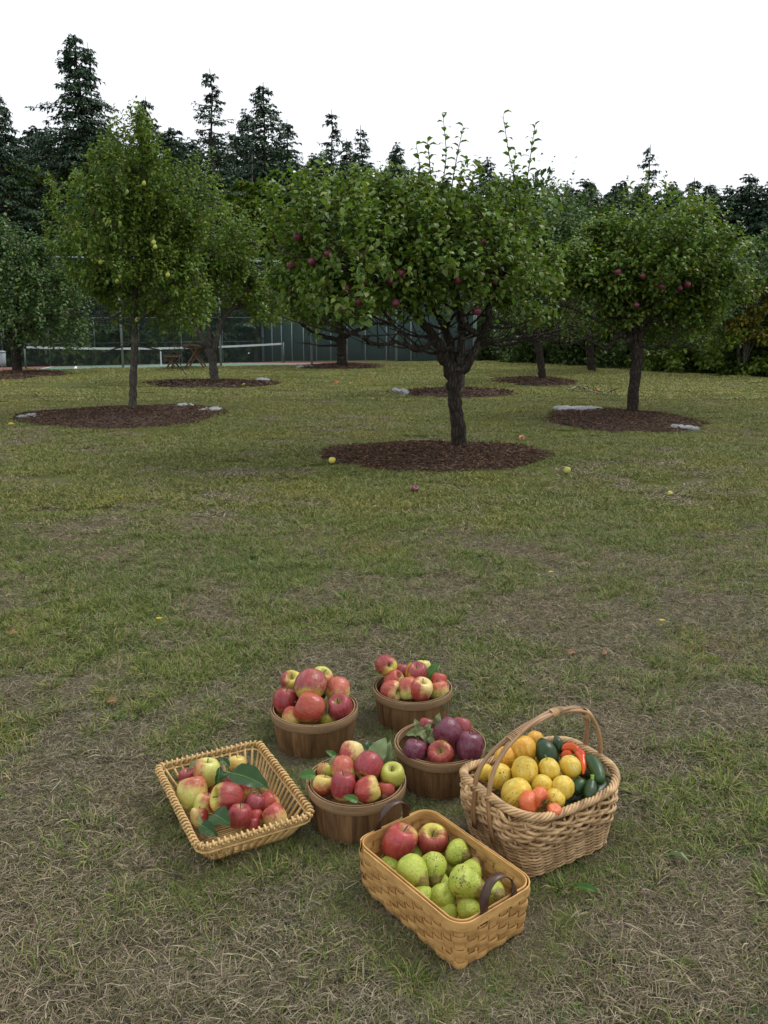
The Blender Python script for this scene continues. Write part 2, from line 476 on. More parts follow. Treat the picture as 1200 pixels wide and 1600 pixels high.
def ground_mat():
    b = NB('lawn_soil')
    p = b.pos()
    n1 = b.noise(p, 0.35, 5, 0.6)
    n2 = b.noise(p, 2.2, 5, 0.65)
    n3 = b.noise(b.pos((1, 1, 1)), 60, 4, 0.7)
    g = b.mix(n3, (0.062, 0.082, 0.016), (0.185, 0.205, 0.055))
    d = b.mix(n3, (0.065, 0.050, 0.034), (0.185, 0.150, 0.105))
    e = b.mix(n3, (0.10, 0.055, 0.028), (0.17, 0.10, 0.055))
    sep = b.n('ShaderNodeSeparateXYZ'); b.l(p, sep.inputs[0])
    far = b.ramp(b.math('MULTIPLY', sep.outputs[1], 1 / 30.0), [(0.08, 0), (0.35, 1)])
    mskv = b.math('ADD', b.math('MULTIPLY', n1, 0.9), b.math('MULTIPLY', n2, 0.55))
    mskv = b.math('ADD', mskv, b.math('MULTIPLY', far, -0.13))
    c = b.mix(b.ramp(mskv, [(0.60, 0), (0.80, 1)]), g, d)
    c = b.mix(b.ramp(b.noise(p, 1.3, 6, 0.7), [(0.64, 0), (0.74, 0.6)]), c, e)
    b.col(c)
    b.bump(b.math('ADD', n3, b.noise(p, 180, 3)), 0.8, 0.02)
    return b.set(Roughness=0.95, Specular_IOR_Level=0.1)
ground_mat()

def blade_mat(name, cols):
    b = NB(name)
    c = b.attr('tint').outputs['Color']
    n1 = b.noise(b.pos(), 0.9, 3)
    c = b.mix(1.0, c, b.ramp(n1, cols), 'MULTIPLY')
    b.col(c); b.set(Roughness=0.6, Specular_IOR_Level=0.25); b.translucent(c, 0.15)
    return b.m
blade_mat('straw_blade', [(0.35, (1.0, 0.93, 0.86)), (0.6, (0.94, 0.94, 0.90)), (0.75, (1.0, 0.86, 0.72))])
blade_mat('green_blade', [(0.35, (0.92, 0.95, 0.9)), (0.6, (1.05, 1.0, 0.85)), (0.75, (1.25, 1.12, 0.8))])
simple('mulch_soil', (0.036, 0.021, 0.012), 0.95, 0.4, 12, bump=0.8, bd=0.02)
def chip_mat():
    b = NB('mulch_chip'); c = b.attr('tint').outputs['Color']
    b.col(c); return b.set(Roughness=0.85, Specular_IOR_Level=0.2)
chip_mat()
simple('landscape_cloth', (0.24, 0.245, 0.25), 0.8, 0.2, 9, bump=0.5, bd=0.01)
simple('galvanised', (0.29, 0.37, 0.38), 0.5, 0.15, 8, metal=0.3)
simple('chain_wire', (0.09, 0.14, 0.13), 0.5, 0.15, 8, metal=0.3)
b = NB('windscreen'); v = b.pos(); n = b.noise(v, 0.5, 4); b.col(b.ramp(n, [(0.3, (0.018, 0.062, 0.052)), (0.7, (0.034, 0.095, 0.078))])); b.bump(b.noise(b.pos((1, 1, 0.3)), 3, 3), 0.4, 0.05); b.set(Roughness=0.8); b.translucent((0.02, 0.05, 0.05), 0.25)
simple('court_red', (0.20, 0.072, 0.055), 0.9, 0.15, 1.2, bump=0.1)
simple('court_green', (0.10, 0.19, 0.13), 0.9, 0.12, 1.2, bump=0.1)
simple('court_line', (0.75, 0.76, 0.74), 0.7, 0.05, 3, bump=0.05)
simple('net_cord', (0.02, 0.03, 0.028), 0.8, 0.2, 8)
simple('net_tape', (0.55, 0.58, 0.58), 0.7, 0.08, 3)
wood('table_wood', (0.085, 0.045, 0.026), (0.19, 0.105, 0.06), (6, 6, 6), tint=0.15)
simple('bin_grey', (0.25, 0.29, 0.31), 0.5, 0.1, 6)
simple('flower_yellow', (0.8, 0.6, 0.02), 0.6, 0.1, 40)
simple('rotten_flesh', (0.55, 0.40, 0.17), 0.6, 0.35, 30)
# ------------------------------------------------------------------ the ground
def make_ground():
    xs = np.concatenate([np.linspace(-300, -40, 12)[:-1], np.linspace(-40, -6, 35)[:-1], np.linspace(-6, 6, 121)[:-1], np.linspace(6, 40, 60)[:-1], np.linspace(40, 300, 12)])
    ys = np.concatenate([np.linspace(-60, -2, 12)[:-1], np.linspace(-2, 10, 121)[:-1], np.linspace(10, 40, 121)[:-1], np.linspace(40, 110, 30)[:-1], np.linspace(110, 400, 10)])
    X, Y = np.meshgrid(xs, ys)
    Z = ground_z(X, Y)
    r = np.sin(X * 3.1 + 1.3 * np.sin(Y * 2.3)) * np.sin(Y * 3.7 + 1.1 * np.sin(X * 1.9)) * 0.005 - 0.015
    Z = Z + r * (Y < 12) - 0.006 * (Y >= 12) * (Y < 40)
    v = np.stack([X.ravel(), Y.ravel(), Z.ravel()], 1)
    nx = len(xs); ny = len(ys)
    i = np.arange(nx - 1)[None, :] + nx * np.arange(ny - 1)[:, None]
    f = np.stack([i, i + 1, i + nx + 1, i + nx], -1).reshape(-1, 4)
    o = link('ground', mesh('ground', v, f, MATS['lawn_soil']))
    tag(o, kind='structure', label='sloping lawn of patchy green and dried grass')
make_ground()

# ------------------------------------------------------------------ baskets' outlines, needed by the grass as well
def pk(c, h=0.13): q = P(c[0], c[1], h); return Vector((q.x, q.y, float(SLOPE * q.y)))
ROUND = dict(A=(pk((491, 1102)), 0.157), B=(pk((644, 1071)), 0.149), C=(pk((557, 1216)), 0.150), D=(pk((687, 1157)), 0.150))
ROD = (Vector((-0.468, 2.347, 0)), math.radians(-62), 0.247, 0.177)
SPL = (Vector((0.1495, 1.953, 0)), math.radians(-52.3), 0.210, 0.1334)
WIL = (Vector((0.454, 2.2525, 0)), math.radians(31.5), 0.2065, 0.1576)
def in_basket(x, y, pad=0.0):
    m = np.zeros_like(x, bool)
    for c, r in ROUND.values(): m |= (x - c.x) ** 2 + (y - c.y) ** 2 < (r * 0.86 + pad) ** 2
    for c, a, hl, hw, k in ((*ROD, 0.72), (*SPL, 0.9), (*WIL, 0.86)):
        u = (x - c.x) * math.cos(a) + (y - c.y) * math.sin(a); v = -(x - c.x) * math.sin(a) + (y - c.y) * math.cos(a)
        m |= (abs(u) < hl * k + pad) & (abs(v) < hw * k + pad)
    return m

# mulch beds: name, centre px, half width px, near/far px
BEDS = [('main', (680, 715), (490, 870), (692, 739)), ('pear', (190, 652), (22, 362), (634, 671)), ('third', (332, 600), (222, 442), (593, 607)),
        ('left', (28, 587), (-60, 108), (581, 593)), ('court', (532, 573), (460, 602), (568, 578)), ('mid', (838, 596), (768, 906), (589, 603)),
        ('right', (968, 658), (845, 1092), (640, 677)), ('behind', (716, 615), (616, 814), (607, 622))]
BD = []
for n, c, (x0, x1), (y0, y1) in BEDS:
    far = P(c[0], y0); near = P(c[0], y1); cy = (far.y + near.y) / 2; L = P(x0, c[1]); R = P(x1, c[1])
    cx = (L.x + R.x) / 2 * cy / L.y if L.y else 0
    BD.append((n, cx, cy, (R.x - L.x) / 2 * cy / L.y * .95, (far.y - near.y) / 2 * .95))
def in_bed(x, y, k=0.90):
    m = np.zeros_like(x, bool)
    for n, cx, cy, a, b_ in BD: m |= ((x - cx) / a) ** 2 + ((y - cy) / b_) ** 2 < k * k
    return m

def fbm(x, y, s, seed):
    rs = np.random.default_rng(seed); v = np.zeros_like(x); amp = 1.0; tot = 0
    for o in range(5):
        for k in range(3):
            a = rs.uniform(0, 6.28); ph = rs.uniform(0, 6.28)
            v += amp * np.sin((x * math.cos(a) + y * math.sin(a)) * s * 6.28 + ph + 1.3 * np.sin((x * math.sin(a) - y * math.cos(a)) * s * 4.1 + ph * 2))
        tot += amp * 1.5; amp *= 0.62; s *= 1.9
    return v / tot

def clump(seed, n, rad, L, Wd, lean, cols, droop=0.5, tuft=False):
    """A patch of grass blades, each three tapering segments."""
    r = np.random.default_rng(seed)
    a = r.uniform(0, 6.28, n); rr = rad * np.sqrt(r.uniform(0, 1, n)) * (0.35 if tuft else 1)
    base = np.stack([rr * np.cos(a), rr * np.sin(a), np.full(n, -0.004)], 1)
    h = r.uniform(0, 6.28, n)
    if tuft: h = a + r.normal(0, 0.6, n)
    ln = r.uniform(L[0], L[1], n); le = r.uniform(lean[0], lean[1], n); wd = r.uniform(Wd[0], Wd[1], n) / 2
    d = np.stack([np.cos(h), np.sin(h), np.zeros(n)], 1); s = np.stack([-np.sin(h), np.cos(h), np.zeros(n)], 1)
    curl = r.normal(0, 0.35, n)
    V = []
    p = base.copy(); ang = le.copy(); ww = [1, 0.9, 0.6, 0.08]
    tw = r.normal(0, 0.5, n)
    for k in range(4):
        side = s * np.cos(tw)[:, None] + np.array([0, 0, 1.0]) * np.sin(tw)[:, None]
        V.append(p - side * (wd * ww[k])[:, None]); V.append(p + side * (wd * ww[k])[:, None])
        step = (ln / 3)[:, None] * (d * np.cos(ang)[:, None] + np.array([0, 0, 1.0]) * np.sin(ang)[:, None] + s * (curl * k * 0.5)[:, None])
        p = p + step; p[:, 2] = np.maximum(p[:, 2], 0.002); ang = ang - droop * r.uniform(0.3, 1.4, n)
    v = np.stack(V, 1).reshape(-1, 3)
    o = np.arange(n)[:, None] * 8
    f = np.concatenate([o + np.array([0, 1, 3, 2]), o + np.array([2, 3, 5, 4]), o + np.array([4, 5, 7, 6])], 0)
    cols = np.array(cols); ci = r.integers(0, len(cols), n)
    c = cols[ci] * r.uniform(0.7, 1.25, n)[:, None]
    return v, f, np.repeat(c, 8, 0)

STRAW = [(0.39, 0.33, 0.23), (0.31, 0.26, 0.18), (0.24, 0.20, 0.14), (0.17, 0.145, 0.105), (0.43, 0.385, 0.29), (0.30, 0.225, 0.15), (0.20, 0.20, 0.10), (0.15, 0.165, 0.055), (0.11, 0.095, 0.07), (0.085, 0.07, 0.055), (0.12, 0.14, 0.04)]
GREEN = [(0.120, 0.190, 0.028), (0.155, 0.22, 0.040), (0.085, 0.150, 0.024), (0.19, 0.24, 0.058), (0.24, 0.25, 0.08), (0.06, 0.115, 0.020), (0.29, 0.26, 0.13), (0.34, 0.30, 0.18)]
MIXED = [(0.120, 0.175, 0.030), (0.155, 0.20, 0.040), (0.090, 0.135, 0.024), (0.19, 0.22, 0.058), (0.23, 0.23, 0.080), (0.28, 0.25, 0.12), (0.35, 0.31, 0.17), (0.21, 0.215, 0.065), (0.14, 0.18, 0.032)]
FARG = [(0.185, 0.232, 0.050), (0.235, 0.265, 0.068), (0.155, 0.195, 0.042), (0.29, 0.28, 0.115), (0.37, 0.33, 0.18), (0.26, 0.25, 0.090)]

src = bpy.data.collections.new('grass_patches')      # never linked to the scene: only instanced
def patches(name, specs, mat):
    c = bpy.data.collections.new(name)
    for i, (seed, kw) in enumerate(specs):
        v, f, cc = clump(seed, **kw)
        o = bpy.data.objects.new('patch', mesh('patch', v, f, MATS[mat], False, cc)); c.objects.link(o)
    return c
strawc = patches('straw_patches', [(s, dict(n=430, rad=0.15, L=(0.018, 0.062), Wd=(0.0013, 0.0026), lean=(-0.05, 0.7), cols=STRAW, droop=0.35)) for s in range(5)], 'straw_blade')
greenc = patches('green_patches', [(20 + s, dict(n=150, rad=0.11, L=(0.022, 0.066), Wd=(0.002, 0.0040), lean=(0.25, 1.4), cols=GREEN, droop=0.4)) for s in range(4)]
                 + [(30 + s, dict(n=70, rad=0.11, L=(0.03, 0.080), Wd=(0.0025, 0.005), lean=(0.4, 1.3), cols=GREEN, droop=0.5, tuft=True)) for s in range(3)] + [(35, dict(n=60, rad=0.09, L=(0.012, 0.024), Wd=(0.008, 0.014), lean=(0.2, 0.9), cols=[(0.07, 0.16, 0.03), (0.09, 0.19, 0.04)], droop=0.5))], 'green_blade')
midc = patches('mid_patches', [(40 + s, dict(n=420, rad=0.26, L=(0.025, 0.065), Wd=(0.004, 0.007), lean=(0.2, 1.2), cols=MIXED, droop=0.4)) for s in range(5)], 'green_blade')
midd = patches('mid_dry_patches', [(50 + s, dict(n=420, rad=0.26, L=(0.02, 0.06), Wd=(0.004, 0.007), lean=(0.0, 0.8), cols=STRAW, droop=0.4)) for s in range(4)], 'straw_blade')
farc = patches('far_patches', [(60 + s, dict(n=520, rad=0.6, L=(0.03, 0.06), Wd=(0.011, 0.02), lean=(0.2, 1.2), cols=FARG, droop=0.4)) for s in range(4)], 'green_blade')

def instancer(name, pts, scl, coll, label):
    me = bpy.data.meshes.new(name)
    me.vertices.add(len(pts)); me.vertices.foreach_set('co', pts.astype(np.float32).ravel())
    a = me.attributes.new('size', 'FLOAT', 'POINT'); a.data.foreach_set('value', scl.astype(np.float32))
    rr = RNG.uniform(0, 6.28, len(pts)); b_ = me.attributes.new('turn', 'FLOAT', 'POINT'); b_.data.foreach_set('value', rr.astype(np.float32))
    me.materials.append(MATS['green_blade'])
    o = link(name, me); tag(o, kind='stuff', label=label)
    g = bpy.data.node_groups.new(name, 'GeometryNodeTree')
    g.interface.new_socket('Geometry', in_out='INPUT', socket_type='NodeSocketGeometry')
    g.interface.new_socket('Geometry', in_out='OUTPUT', socket_type='NodeSocketGeometry')
    N = g.nodes.new; Lk = g.links.new
    gi = N('NodeGroupInput'); go = N('NodeGroupOutput'); ins = N('GeometryNodeInstanceOnPoints')
    ci = N('GeometryNodeCollectionInfo'); ci.inputs['Collection'].default_value = coll
    ci.inputs['Separate Children'].default_value = True; ci.inputs['Reset Children'].default_value = True
    na = N('GeometryNodeInputNamedAttribute'); na.data_type = 'FLOAT'; na.inputs['Name'].default_value = 'size'
    nb = N('GeometryNodeInputNamedAttribute'); nb.data_type = 'FLOAT'; nb.inputs['Name'].default_value = 'turn'
    cx = N('ShaderNodeCombineXYZ'); cx.inputs[0].default_value = math.atan(SLOPE)
    mp = N('GeometryNodeMeshToPoints')
    Lk(gi.outputs[0], mp.inputs[0]); Lk(mp.outputs[0], ins.inputs['Points']); Lk(ci.outputs[0], ins.inputs['Instance'])
    ins.inputs['Pick Instance'].default_value = True
    Lk(na.outputs[0], ins.inputs['Scale']); Lk(nb.outputs[0], cx.inputs[2])
    er = N('FunctionNodeEulerToRotation'); Lk(cx.outputs[0], er.inputs[0]); Lk(er.outputs[0], ins.inputs['Rotation'])
    Lk(ins.outputs[0], go.inputs[0])
    md = o.modifiers.new('grass', 'NODES'); md.node_group = g
    return o

def field(n, y0, y1, dens_pow=1.0):
    """Random points in the wedge the camera can see (and a margin), between two distances."""
    y = np.sqrt(RNG.uniform(y0 ** 2, y1 ** 2, n)); x = RNG.uniform(-0.80, 0.80, n) * (y + 1.4)
    return x, y
def dryness(x, y):
    d = fbm(x, y, 0.22, 5) * 0.38 + fbm(x, y, 0.85, 9) * 0.55
    d = d - 0.38 * np.exp(-((x + 1.3) ** 2 / .5 + (y - 3.75) ** 2 / .22)) - 0.22 * np.exp(-((x - 1.6) ** 2 / .35 + (y - 2.7) ** 2 / .3))
    return d + 0.27 * (1 - sm(y, 2.3, 5.2)) - 0.11
def place(n, y0, y1, fn, pad=0.0):
    x, y = field(n, y0, y1)
    k = ~in_basket(x, y, pad) & ~in_bed(x, y) & fn(x, y)
    dn = (x - C0.x) * FN.x + (y - C0.y) * FN.y; du = (x - C0.x) * FU.x + (y - C0.y) * FU.y
    k &= ~((dn > -0.15) & (du < 0.3))
    x, y = x[k], y[k]
    return np.stack([x, y, ground_z(x, y) - 0.003], 1)
def U(n): return RNG.uniform(0, 1, n)
p = place(9400, 0.9, 6.4, lambda x, y: U(len(x)) < np.clip(0.62 + dryness(x, y) * 1.1, 0.18, 1), 0.11)
instancer('dry_grass', p, RNG.uniform(0.75, 1.15, len(p)), strawc, 'matted dry straw-coloured grass in the foreground')
p = place(13600, 0.9, 6.4, lambda x, y: U(len(x)) < np.clip(0.42 - dryness(x, y) * 1.4, 0.10, 1), 0.085)
instancer('green_grass', p, RNG.uniform(0.55, 1.1, len(p)), greenc, 'short green grass tufts in the foreground')
near = lambda x, y: in_basket(x, y, .125)
p = place(26000, 1.4, 3.3, lambda x, y: near(x, y) & (U(len(x)) < .55), 0.028)
instancer('fine_dry_grass', p, RNG.uniform(0.30, 0.46, len(p)), strawc, 'fine dry grass close round the baskets')
p = place(26000, 1.4, 3.3, lambda x, y: near(x, y) & (U(len(x)) < .30), 0.030)
instancer('fine_green_grass', p, RNG.uniform(0.35, 0.60, len(p)), greenc, 'fine green grass close round the baskets')
p = place(8000, 5.9, 17, lambda x, y: U(len(x)) < np.clip(0.62 - dryness(x, y) * 1.2, 0.15, 1))
instancer('lawn_grass', p, RNG.uniform(0.7, 1.15, len(p)), midc, 'green lawn grass round the near trees')
p = place(6400, 5.9, 17, lambda x, y: U(len(x)) < np.clip(0.30 + dryness(x, y) * 1.3, 0.04, 1))
instancer('lawn_straw', p, RNG.uniform(0.7, 1.1, len(p)), midd, 'dried patches of lawn round the near trees')
p = place(5300, 16, 36, lambda x, y: U(len(x)) < np.clip(0.8 - dryness(x, y) * 0.7, 0.2, 1))
instancer('far_lawn_grass', p, RNG.uniform(0.7, 1.1, len(p)), farc, 'mown grass of the far lawn')

# ------------------------------------------------------------------ mulch beds
CHIP = [(0.100, 0.050, 0.024), (0.068, 0.036, 0.019), (0.045, 0.027, 0.016), (0.13, 0.072, 0.042), (0.022, 0.013, 0.010), (0.07, 0.03, 0.02), (0.05, 0.022, 0.015), (0.20, 0.13, 0.085)]
def bed(n, cx, cy, a, b_, label):
    rings, seg = 9, 56; v = []; r = random.Random(n)
    ph = [r.uniform(0, 6.28) for _ in range(4)]
    def edge(t): return 1 + 0.05 * math.sin(3 * t + ph[0]) + 0.035 * math.sin(7 * t + ph[1]) + 0.025 * math.sin(15 * t + ph[2]) + 0.015 * math.sin(23 * t + ph[3])
    def hgt(q): return 0.012 + 0.055 * (1 - q ** 2)
    v.append((cx, cy, float(ground_z(cx, cy)) + hgt(0)))
    for i in range(1, rings + 1):
        q = i / rings
        for k in range(seg):
            t = 6.2832 * k / seg; e = edge(t)
            x = cx + a * q * e * math.cos(t); y = cy + b_ * q * e * math.sin(t)
            v.append((x, y, float(ground_z(x, y)) + (hgt(q) if q < 1 else -0.03) + r.uniform(-.008, .008)))
    f = [(0, 1 + k, 1 + (k + 1) % seg) for k in range(seg)]
    for i in range(rings - 1):
        for k in range(seg):
            p0 = 1 + i * seg; f.append((p0 + k, p0 + seg + k, p0 + seg + (k + 1) % seg, p0 + (k + 1) % seg))
    o = link('mulch_bed', mesh('mulch_bed', v, f, MATS['mulch_soil'])); tag(o, label, kind='structure')
    near = cy < 15
    N = int(min(13000, a * b_ * 3.14 * (2600 if cy < 11 else 1300 if near else 400)))
    rg = np.random.default_rng(len(n) + int(cy * 10))
    t = rg.uniform(0, 6.28, N); q = np.sqrt(rg.uniform(0, 1.0, N)) + (rg.uniform(0, 1, N) < .10) * np.abs(rg.normal(0, .05, N))
    e = 1 + 0.05 * np.sin(3 * t + ph[0]) + 0.035 * np.sin(7 * t + ph[1])
    x = cx + a * q * e * np.cos(t); y = cy + b_ * q * e * np.sin(t)
    z = ground_z(x, y) + 0.018 + 0.055 * np.maximum(0, 1 - q ** 2) + rg.uniform(-0.004, 0.012, N)
    L = rg.uniform(0.008, 0.036, N) * (1 if near else 1.8); Wd = rg.uniform(0.003, 0.007, N) * (1 if near else 2.0)
    h = rg.uniform(0, 6.28, N); pt = rg.normal(0, 0.3, N); rl = rg.normal(0, 0.6, N)
    d = np.stack([np.cos(h) * np.cos(pt), np.sin(h) * np.cos(pt), np.sin(pt)], 1)
    s = np.stack([-np.sin(h) * np.cos(rl), np.cos(h) * np.cos(rl), np.sin(rl)], 1)
    up = np.cross(d, s) * 0.003
    c = np.stack([x, y, z], 1)
    V = np.stack([c - d * L[:, None] - s * Wd[:, None] * .4, c + d * L[:, None] * .9 - s * Wd[:, None], c + d * L[:, None] + s * Wd[:, None] * .5, c - d * L[:, None] * .8 + s * Wd[:, None], c + up * 2], 1).reshape(-1, 3)
    o5 = np.arange(N)[:, None] * 5
    fc = np.concatenate([o5 + np.array(k) for k in ((0, 1, 4), (1, 2, 4), (2, 3, 4), (3, 0, 4))], 0)
    cc = np.array(CHIP)[rg.integers(0, len(CHIP), N)] * rg.uniform(0.7, 1.2, N)[:, None]
    ch = link('wood_chips', mesh('wood_chips', V, fc, MATS['mulch_chip'], False, np.repeat(cc, 5, 0)), o); ch['kind'] = 'stuff'
LAB = dict(main='wide bed of dark wood chips round the big apple tree', pear='wide bed of dark wood chips round the pear tree on the left', third='low bed of wood chips round the small leaning tree', left='bed of wood chips at the left edge by the court', court='bed of wood chips nearest the tennis court', mid='thin bed of wood chips round a slim tree right of centre', right='bed of wood chips round the right apple tree', behind='bed of reddish wood chips seen behind the big trunk')
for t_ in BD: bed(*t_, LAB[t_[0]])

# ------------------------------------------------------------------ court, net, fences
def court_sheet(name, pts, mat, dz, label):
    v = [(x, y, court_z(x, y) + dz) for x, y in pts]
    return tag(link(name, mesh(name, v, [tuple(range(len(v)))], MATS[mat], False)), label, kind='structure')
def cu(du, dn, o=C0): return (o.x + FU.x * du + FN.x * dn, o.y + FU.y * du + FN.y * dn)
court_sheet('court_surround', [cu(-45, 0.1), cu(0.0, 0.1), cu(0.0, 37.2), cu(-45, 37.2)], 'court_red', 0.0, 'red painted hard surface round the tennis court')
# net centre line found from the photo: right post stands near (-5.4, 45.3)
NR = Vector((-5.4, 45.3, 0)); UN = FU
nc = NR - UN * 6.4
cd = (nc.x - C0.x) * FU.x + (nc.y - C0.y) * FU.y; ce = (nc.x - C0.x) * FN.x + (nc.y - C0.y) * FN.y
court_sheet('court_playing_area', [cu(cd - 5.48, ce - 11.9), cu(cd + 5.48, ce - 11.9), cu(cd + 5.48, ce + 11.9), cu(cd - 5.48, ce + 11.9)], 'court_green', 0.004, 'green painted tennis court surface')
def line(u0, n0, u1, n1, wd=0.06):
    along_u = abs(u1 - u0) > abs(n1 - n0)
    a, b_ = (0, wd) if along_u else (wd, 0)
    pts = [cu(cd + u0 - a, ce + n0 - b_), cu(cd + u1 + a, ce + n0 - b_), cu(cd + u1 + a, ce + n1 + b_), cu(cd + u0 - a, ce + n1 + b_)]
    court_sheet('court_line', pts, 'court_line', 0.008, 'white painted tennis court line')
for q in ((-5.48, -11.9, 5.48, -11.9), (-5.48, 11.9, 5.48, 11.9), (-5.48, -11.8, -5.48, 11.8), (5.48, -11.8, 5.48, 11.8), (-4.11, -11.8, -4.11, 11.8), (4.11, -11.8, 4.11, 11.8), (-4.0, -6.4, 4.0, -6.4), (-4.0, 6.4, 4.0, 6.4), (0, -6.3, 0, 6.3)):
    line(*q)

def net():
    root = empty('tennis_net', Vector((nc.x, nc.y, court_z(nc.x, nc.y)))); tag(root, 'low tennis net with a white top band across the green court', 'tennis net')
    def at(s, h): # s along the net, world -> local
        x = nc.x + UN.x * s; y = nc.y + UN.y * s
        return Vector((x - nc.x, y - nc.y, court_z(x, y) - root.location.z + h))
    top = lambda s: 0.914 + 0.15 * (abs(s) / 6.4) ** 2
    for s in (-6.4, 6.4):
        m = MB(); m.tube([at(s, 0), at(s, 1.08)], 0.045, 10); m.build('post', MATS['chain_wire'], root)
    m = MB(); ss = [-6.3 + 12.6 * i / 24 for i in range(25)]
    for i in range(24):
        a0, a1 = at(ss[i], top(ss[i])), at(ss[i + 1], top(ss[i + 1])); d = Vector((0.02 * FN.x, 0.02 * FN.y, 0)); h = Vector((0, 0, 0.10))
        m.add([a0 - d, a1 - d, a1 - d - h, a0 - d - h, a0 + d, a1 + d, a1 + d - h, a0 + d - h], [(0, 1, 2, 3), (4, 7, 6, 5), (0, 4, 5, 1), (3, 2, 6, 7)])
    m.build('top_band', MATS['net_tape'], root, False)
    m = MB(); m.box(at(0, 0.42), (0.06, 0.03, 0.82)); m.build('centre_strap', MATS['net_tape'], root, False)
    m = MB()
    for i in range(127):
        s = -6.3 + 0.1 * i; m.tube([at(s, 0.03), at(s, top(s) - 0.09)], 0.0035, 3, cap=False)
    for k in range(9):
        m.tube([at(s, 0.05 + (top(s) - 0.14) * k / 8) for s in ss], 0.0035, 3, cap=False)
    o = m.build('mesh_cords', MATS['net_cord'], root); o['kind'] = 'stuff'
net()

FH = 3.4
def fence(label, origin, du, dn, n_spans, span, screen=False, midrail=False, group=None, pitch=0.09):
    root = empty('chain_link_fence', Vector((origin[0], origin[1], court_z(*origin)))); tag(root, label, 'fence')
    def at(s, h):
        x = origin[0] + FU.x * du * s + FN.x * dn * s; y = origin[1] + FU.y * du * s + FN.y * dn * s
        return Vector((x - origin[0], y - origin[1], court_z(x, y) - root.location.z + h))
    m0 = MB(); m0.tube([Vector((0, 0, -0.1)), Vector((0, 0, FH + 0.03))], 0.038, 10); pm = m0.mesh('post', MATS['galvanised'])
    for i in range(n_spans + 1):
        link('post', pm, root, Matrix.Translation(at(i * span, 0)))
    S = n_spans * span
    for i in range(n_spans):
        m = MB(); m.tube([at(i * span, FH), at((i + 1) * span, FH)], 0.026, 8); m.build('top_rail', MATS['galvanised'], root)
        if midrail:
            m = MB(); m.tube([at(i * span, 1.6), at((i + 1) * span, 1.6)], 0.02, 6); m.build('middle_rail', MATS['galvanised'], root)
        m = MB(); a, b_ = i * span + 0.03, (i + 1) * span - 0.03
        if screen:
            off = Vector((FU.x * 0.06, FU.y * 0.06, 0)) if abs(dn) > 0 else Vector((FN.x, FN.y, 0)) * -0.06
            K = 6; vs = []
            for j in range(K + 1):
                s = a + (b_ - a) * j / K; sg = 0.03 * math.sin(j * 2.1 + i)
                vs += [at(s, 0.05) + off * (1 + sg * 8), at(s, FH * 0.5) + off * (1 + sg * 14), at(s, FH - 0.06) + off]
            f = []
            for j in range(K):
                for q in range(2): f.append((j * 3 + q, j * 3 + 3 + q, j * 3 + 4 + q, j * 3 + 1 + q))
            m.add(vs, f); o = m.build('windscreen', MATS['windscreen'], root)
            sd_ = o.modifiers.new('thickness', 'SOLIDIFY'); sd_.thickness = 0.006
        m = MB(); r = 0.0022; t = FH - 0.1; k = int(math.ceil((b_ - a + t) / pitch))
        for j in range(k):
            s0 = a - t + j * pitch
            for sgn in (1, -1):
                p0, h0 = s0, 0.05; p1, h1 = s0 + t, 0.05 + t
                if p0 < a: h0 += a - p0; p0 = a
                if p1 > b_: h1 -= p1 - b_; p1 = b_
                if p1 - p0 < 0.05: continue
                q0, q1 = (p0, p1) if sgn == 1 else (a + b_ - p0, a + b_ - p1)
                m.tube([at(q0, h0), at(q1, h1)], r, 3, cap=False)
        o = m.build('wire_mesh', MATS['chain_wire'], root); o['kind'] = 'stuff'
c0 = (C0.x, C0.y)
fence('near chain link fence of the tennis court behind the fruit trees', c0, -1, 0, 9, 3.1)
fence('side fence of the court hung with dark green windscreen cloth', (c0[0] + FN.x * 0.12, c0[1] + FN.y * 0.12), 0, 1, 12, 3.1, screen=True, pitch=0.16)
fc_ = cu(0, 37.3)
fence('far chain link fence at the back of the tennis court before the forest', (fc_[0] - FU.x * .1, fc_[1] - FU.y * .1), -1, 0, 11, 3.1, midrail=True, pitch=0.16)

# bin by the far left end of the court
def bin_():
    p_ = W(5, 574, 47); p_.z = court_z(p_.x, p_.y)
    root = empty('court_bin', p_); tag(root, 'pale grey bin on the court at the left edge behind the fence', 'bin')
    m = MB(); m.tube([(0, 0, 0.12), (0, 0, 0.3), (0, 0, 0.85)], [0.15, 0.17, 0.19], 14); m.build('barrel', MATS['bin_grey'], root)
    m = MB(); m.tube([(0, 0, 0.86), (0, 0, 0.90), (0, 0, 0.96)], [0.21, 0.21, 0.10], 14); m.build('lid', MATS['bin_grey'], root)
    for a in (0.5, 2.6, 4.7):
        m = MB(); m.tube([(0.12 * math.cos(a), 0.12 * math.sin(a), 0), (0.12 * math.cos(a), 0.12 * math.sin(a), 0.13)], 0.02, 6); m.build('leg', MATS['galvanised'], root)
bin_()

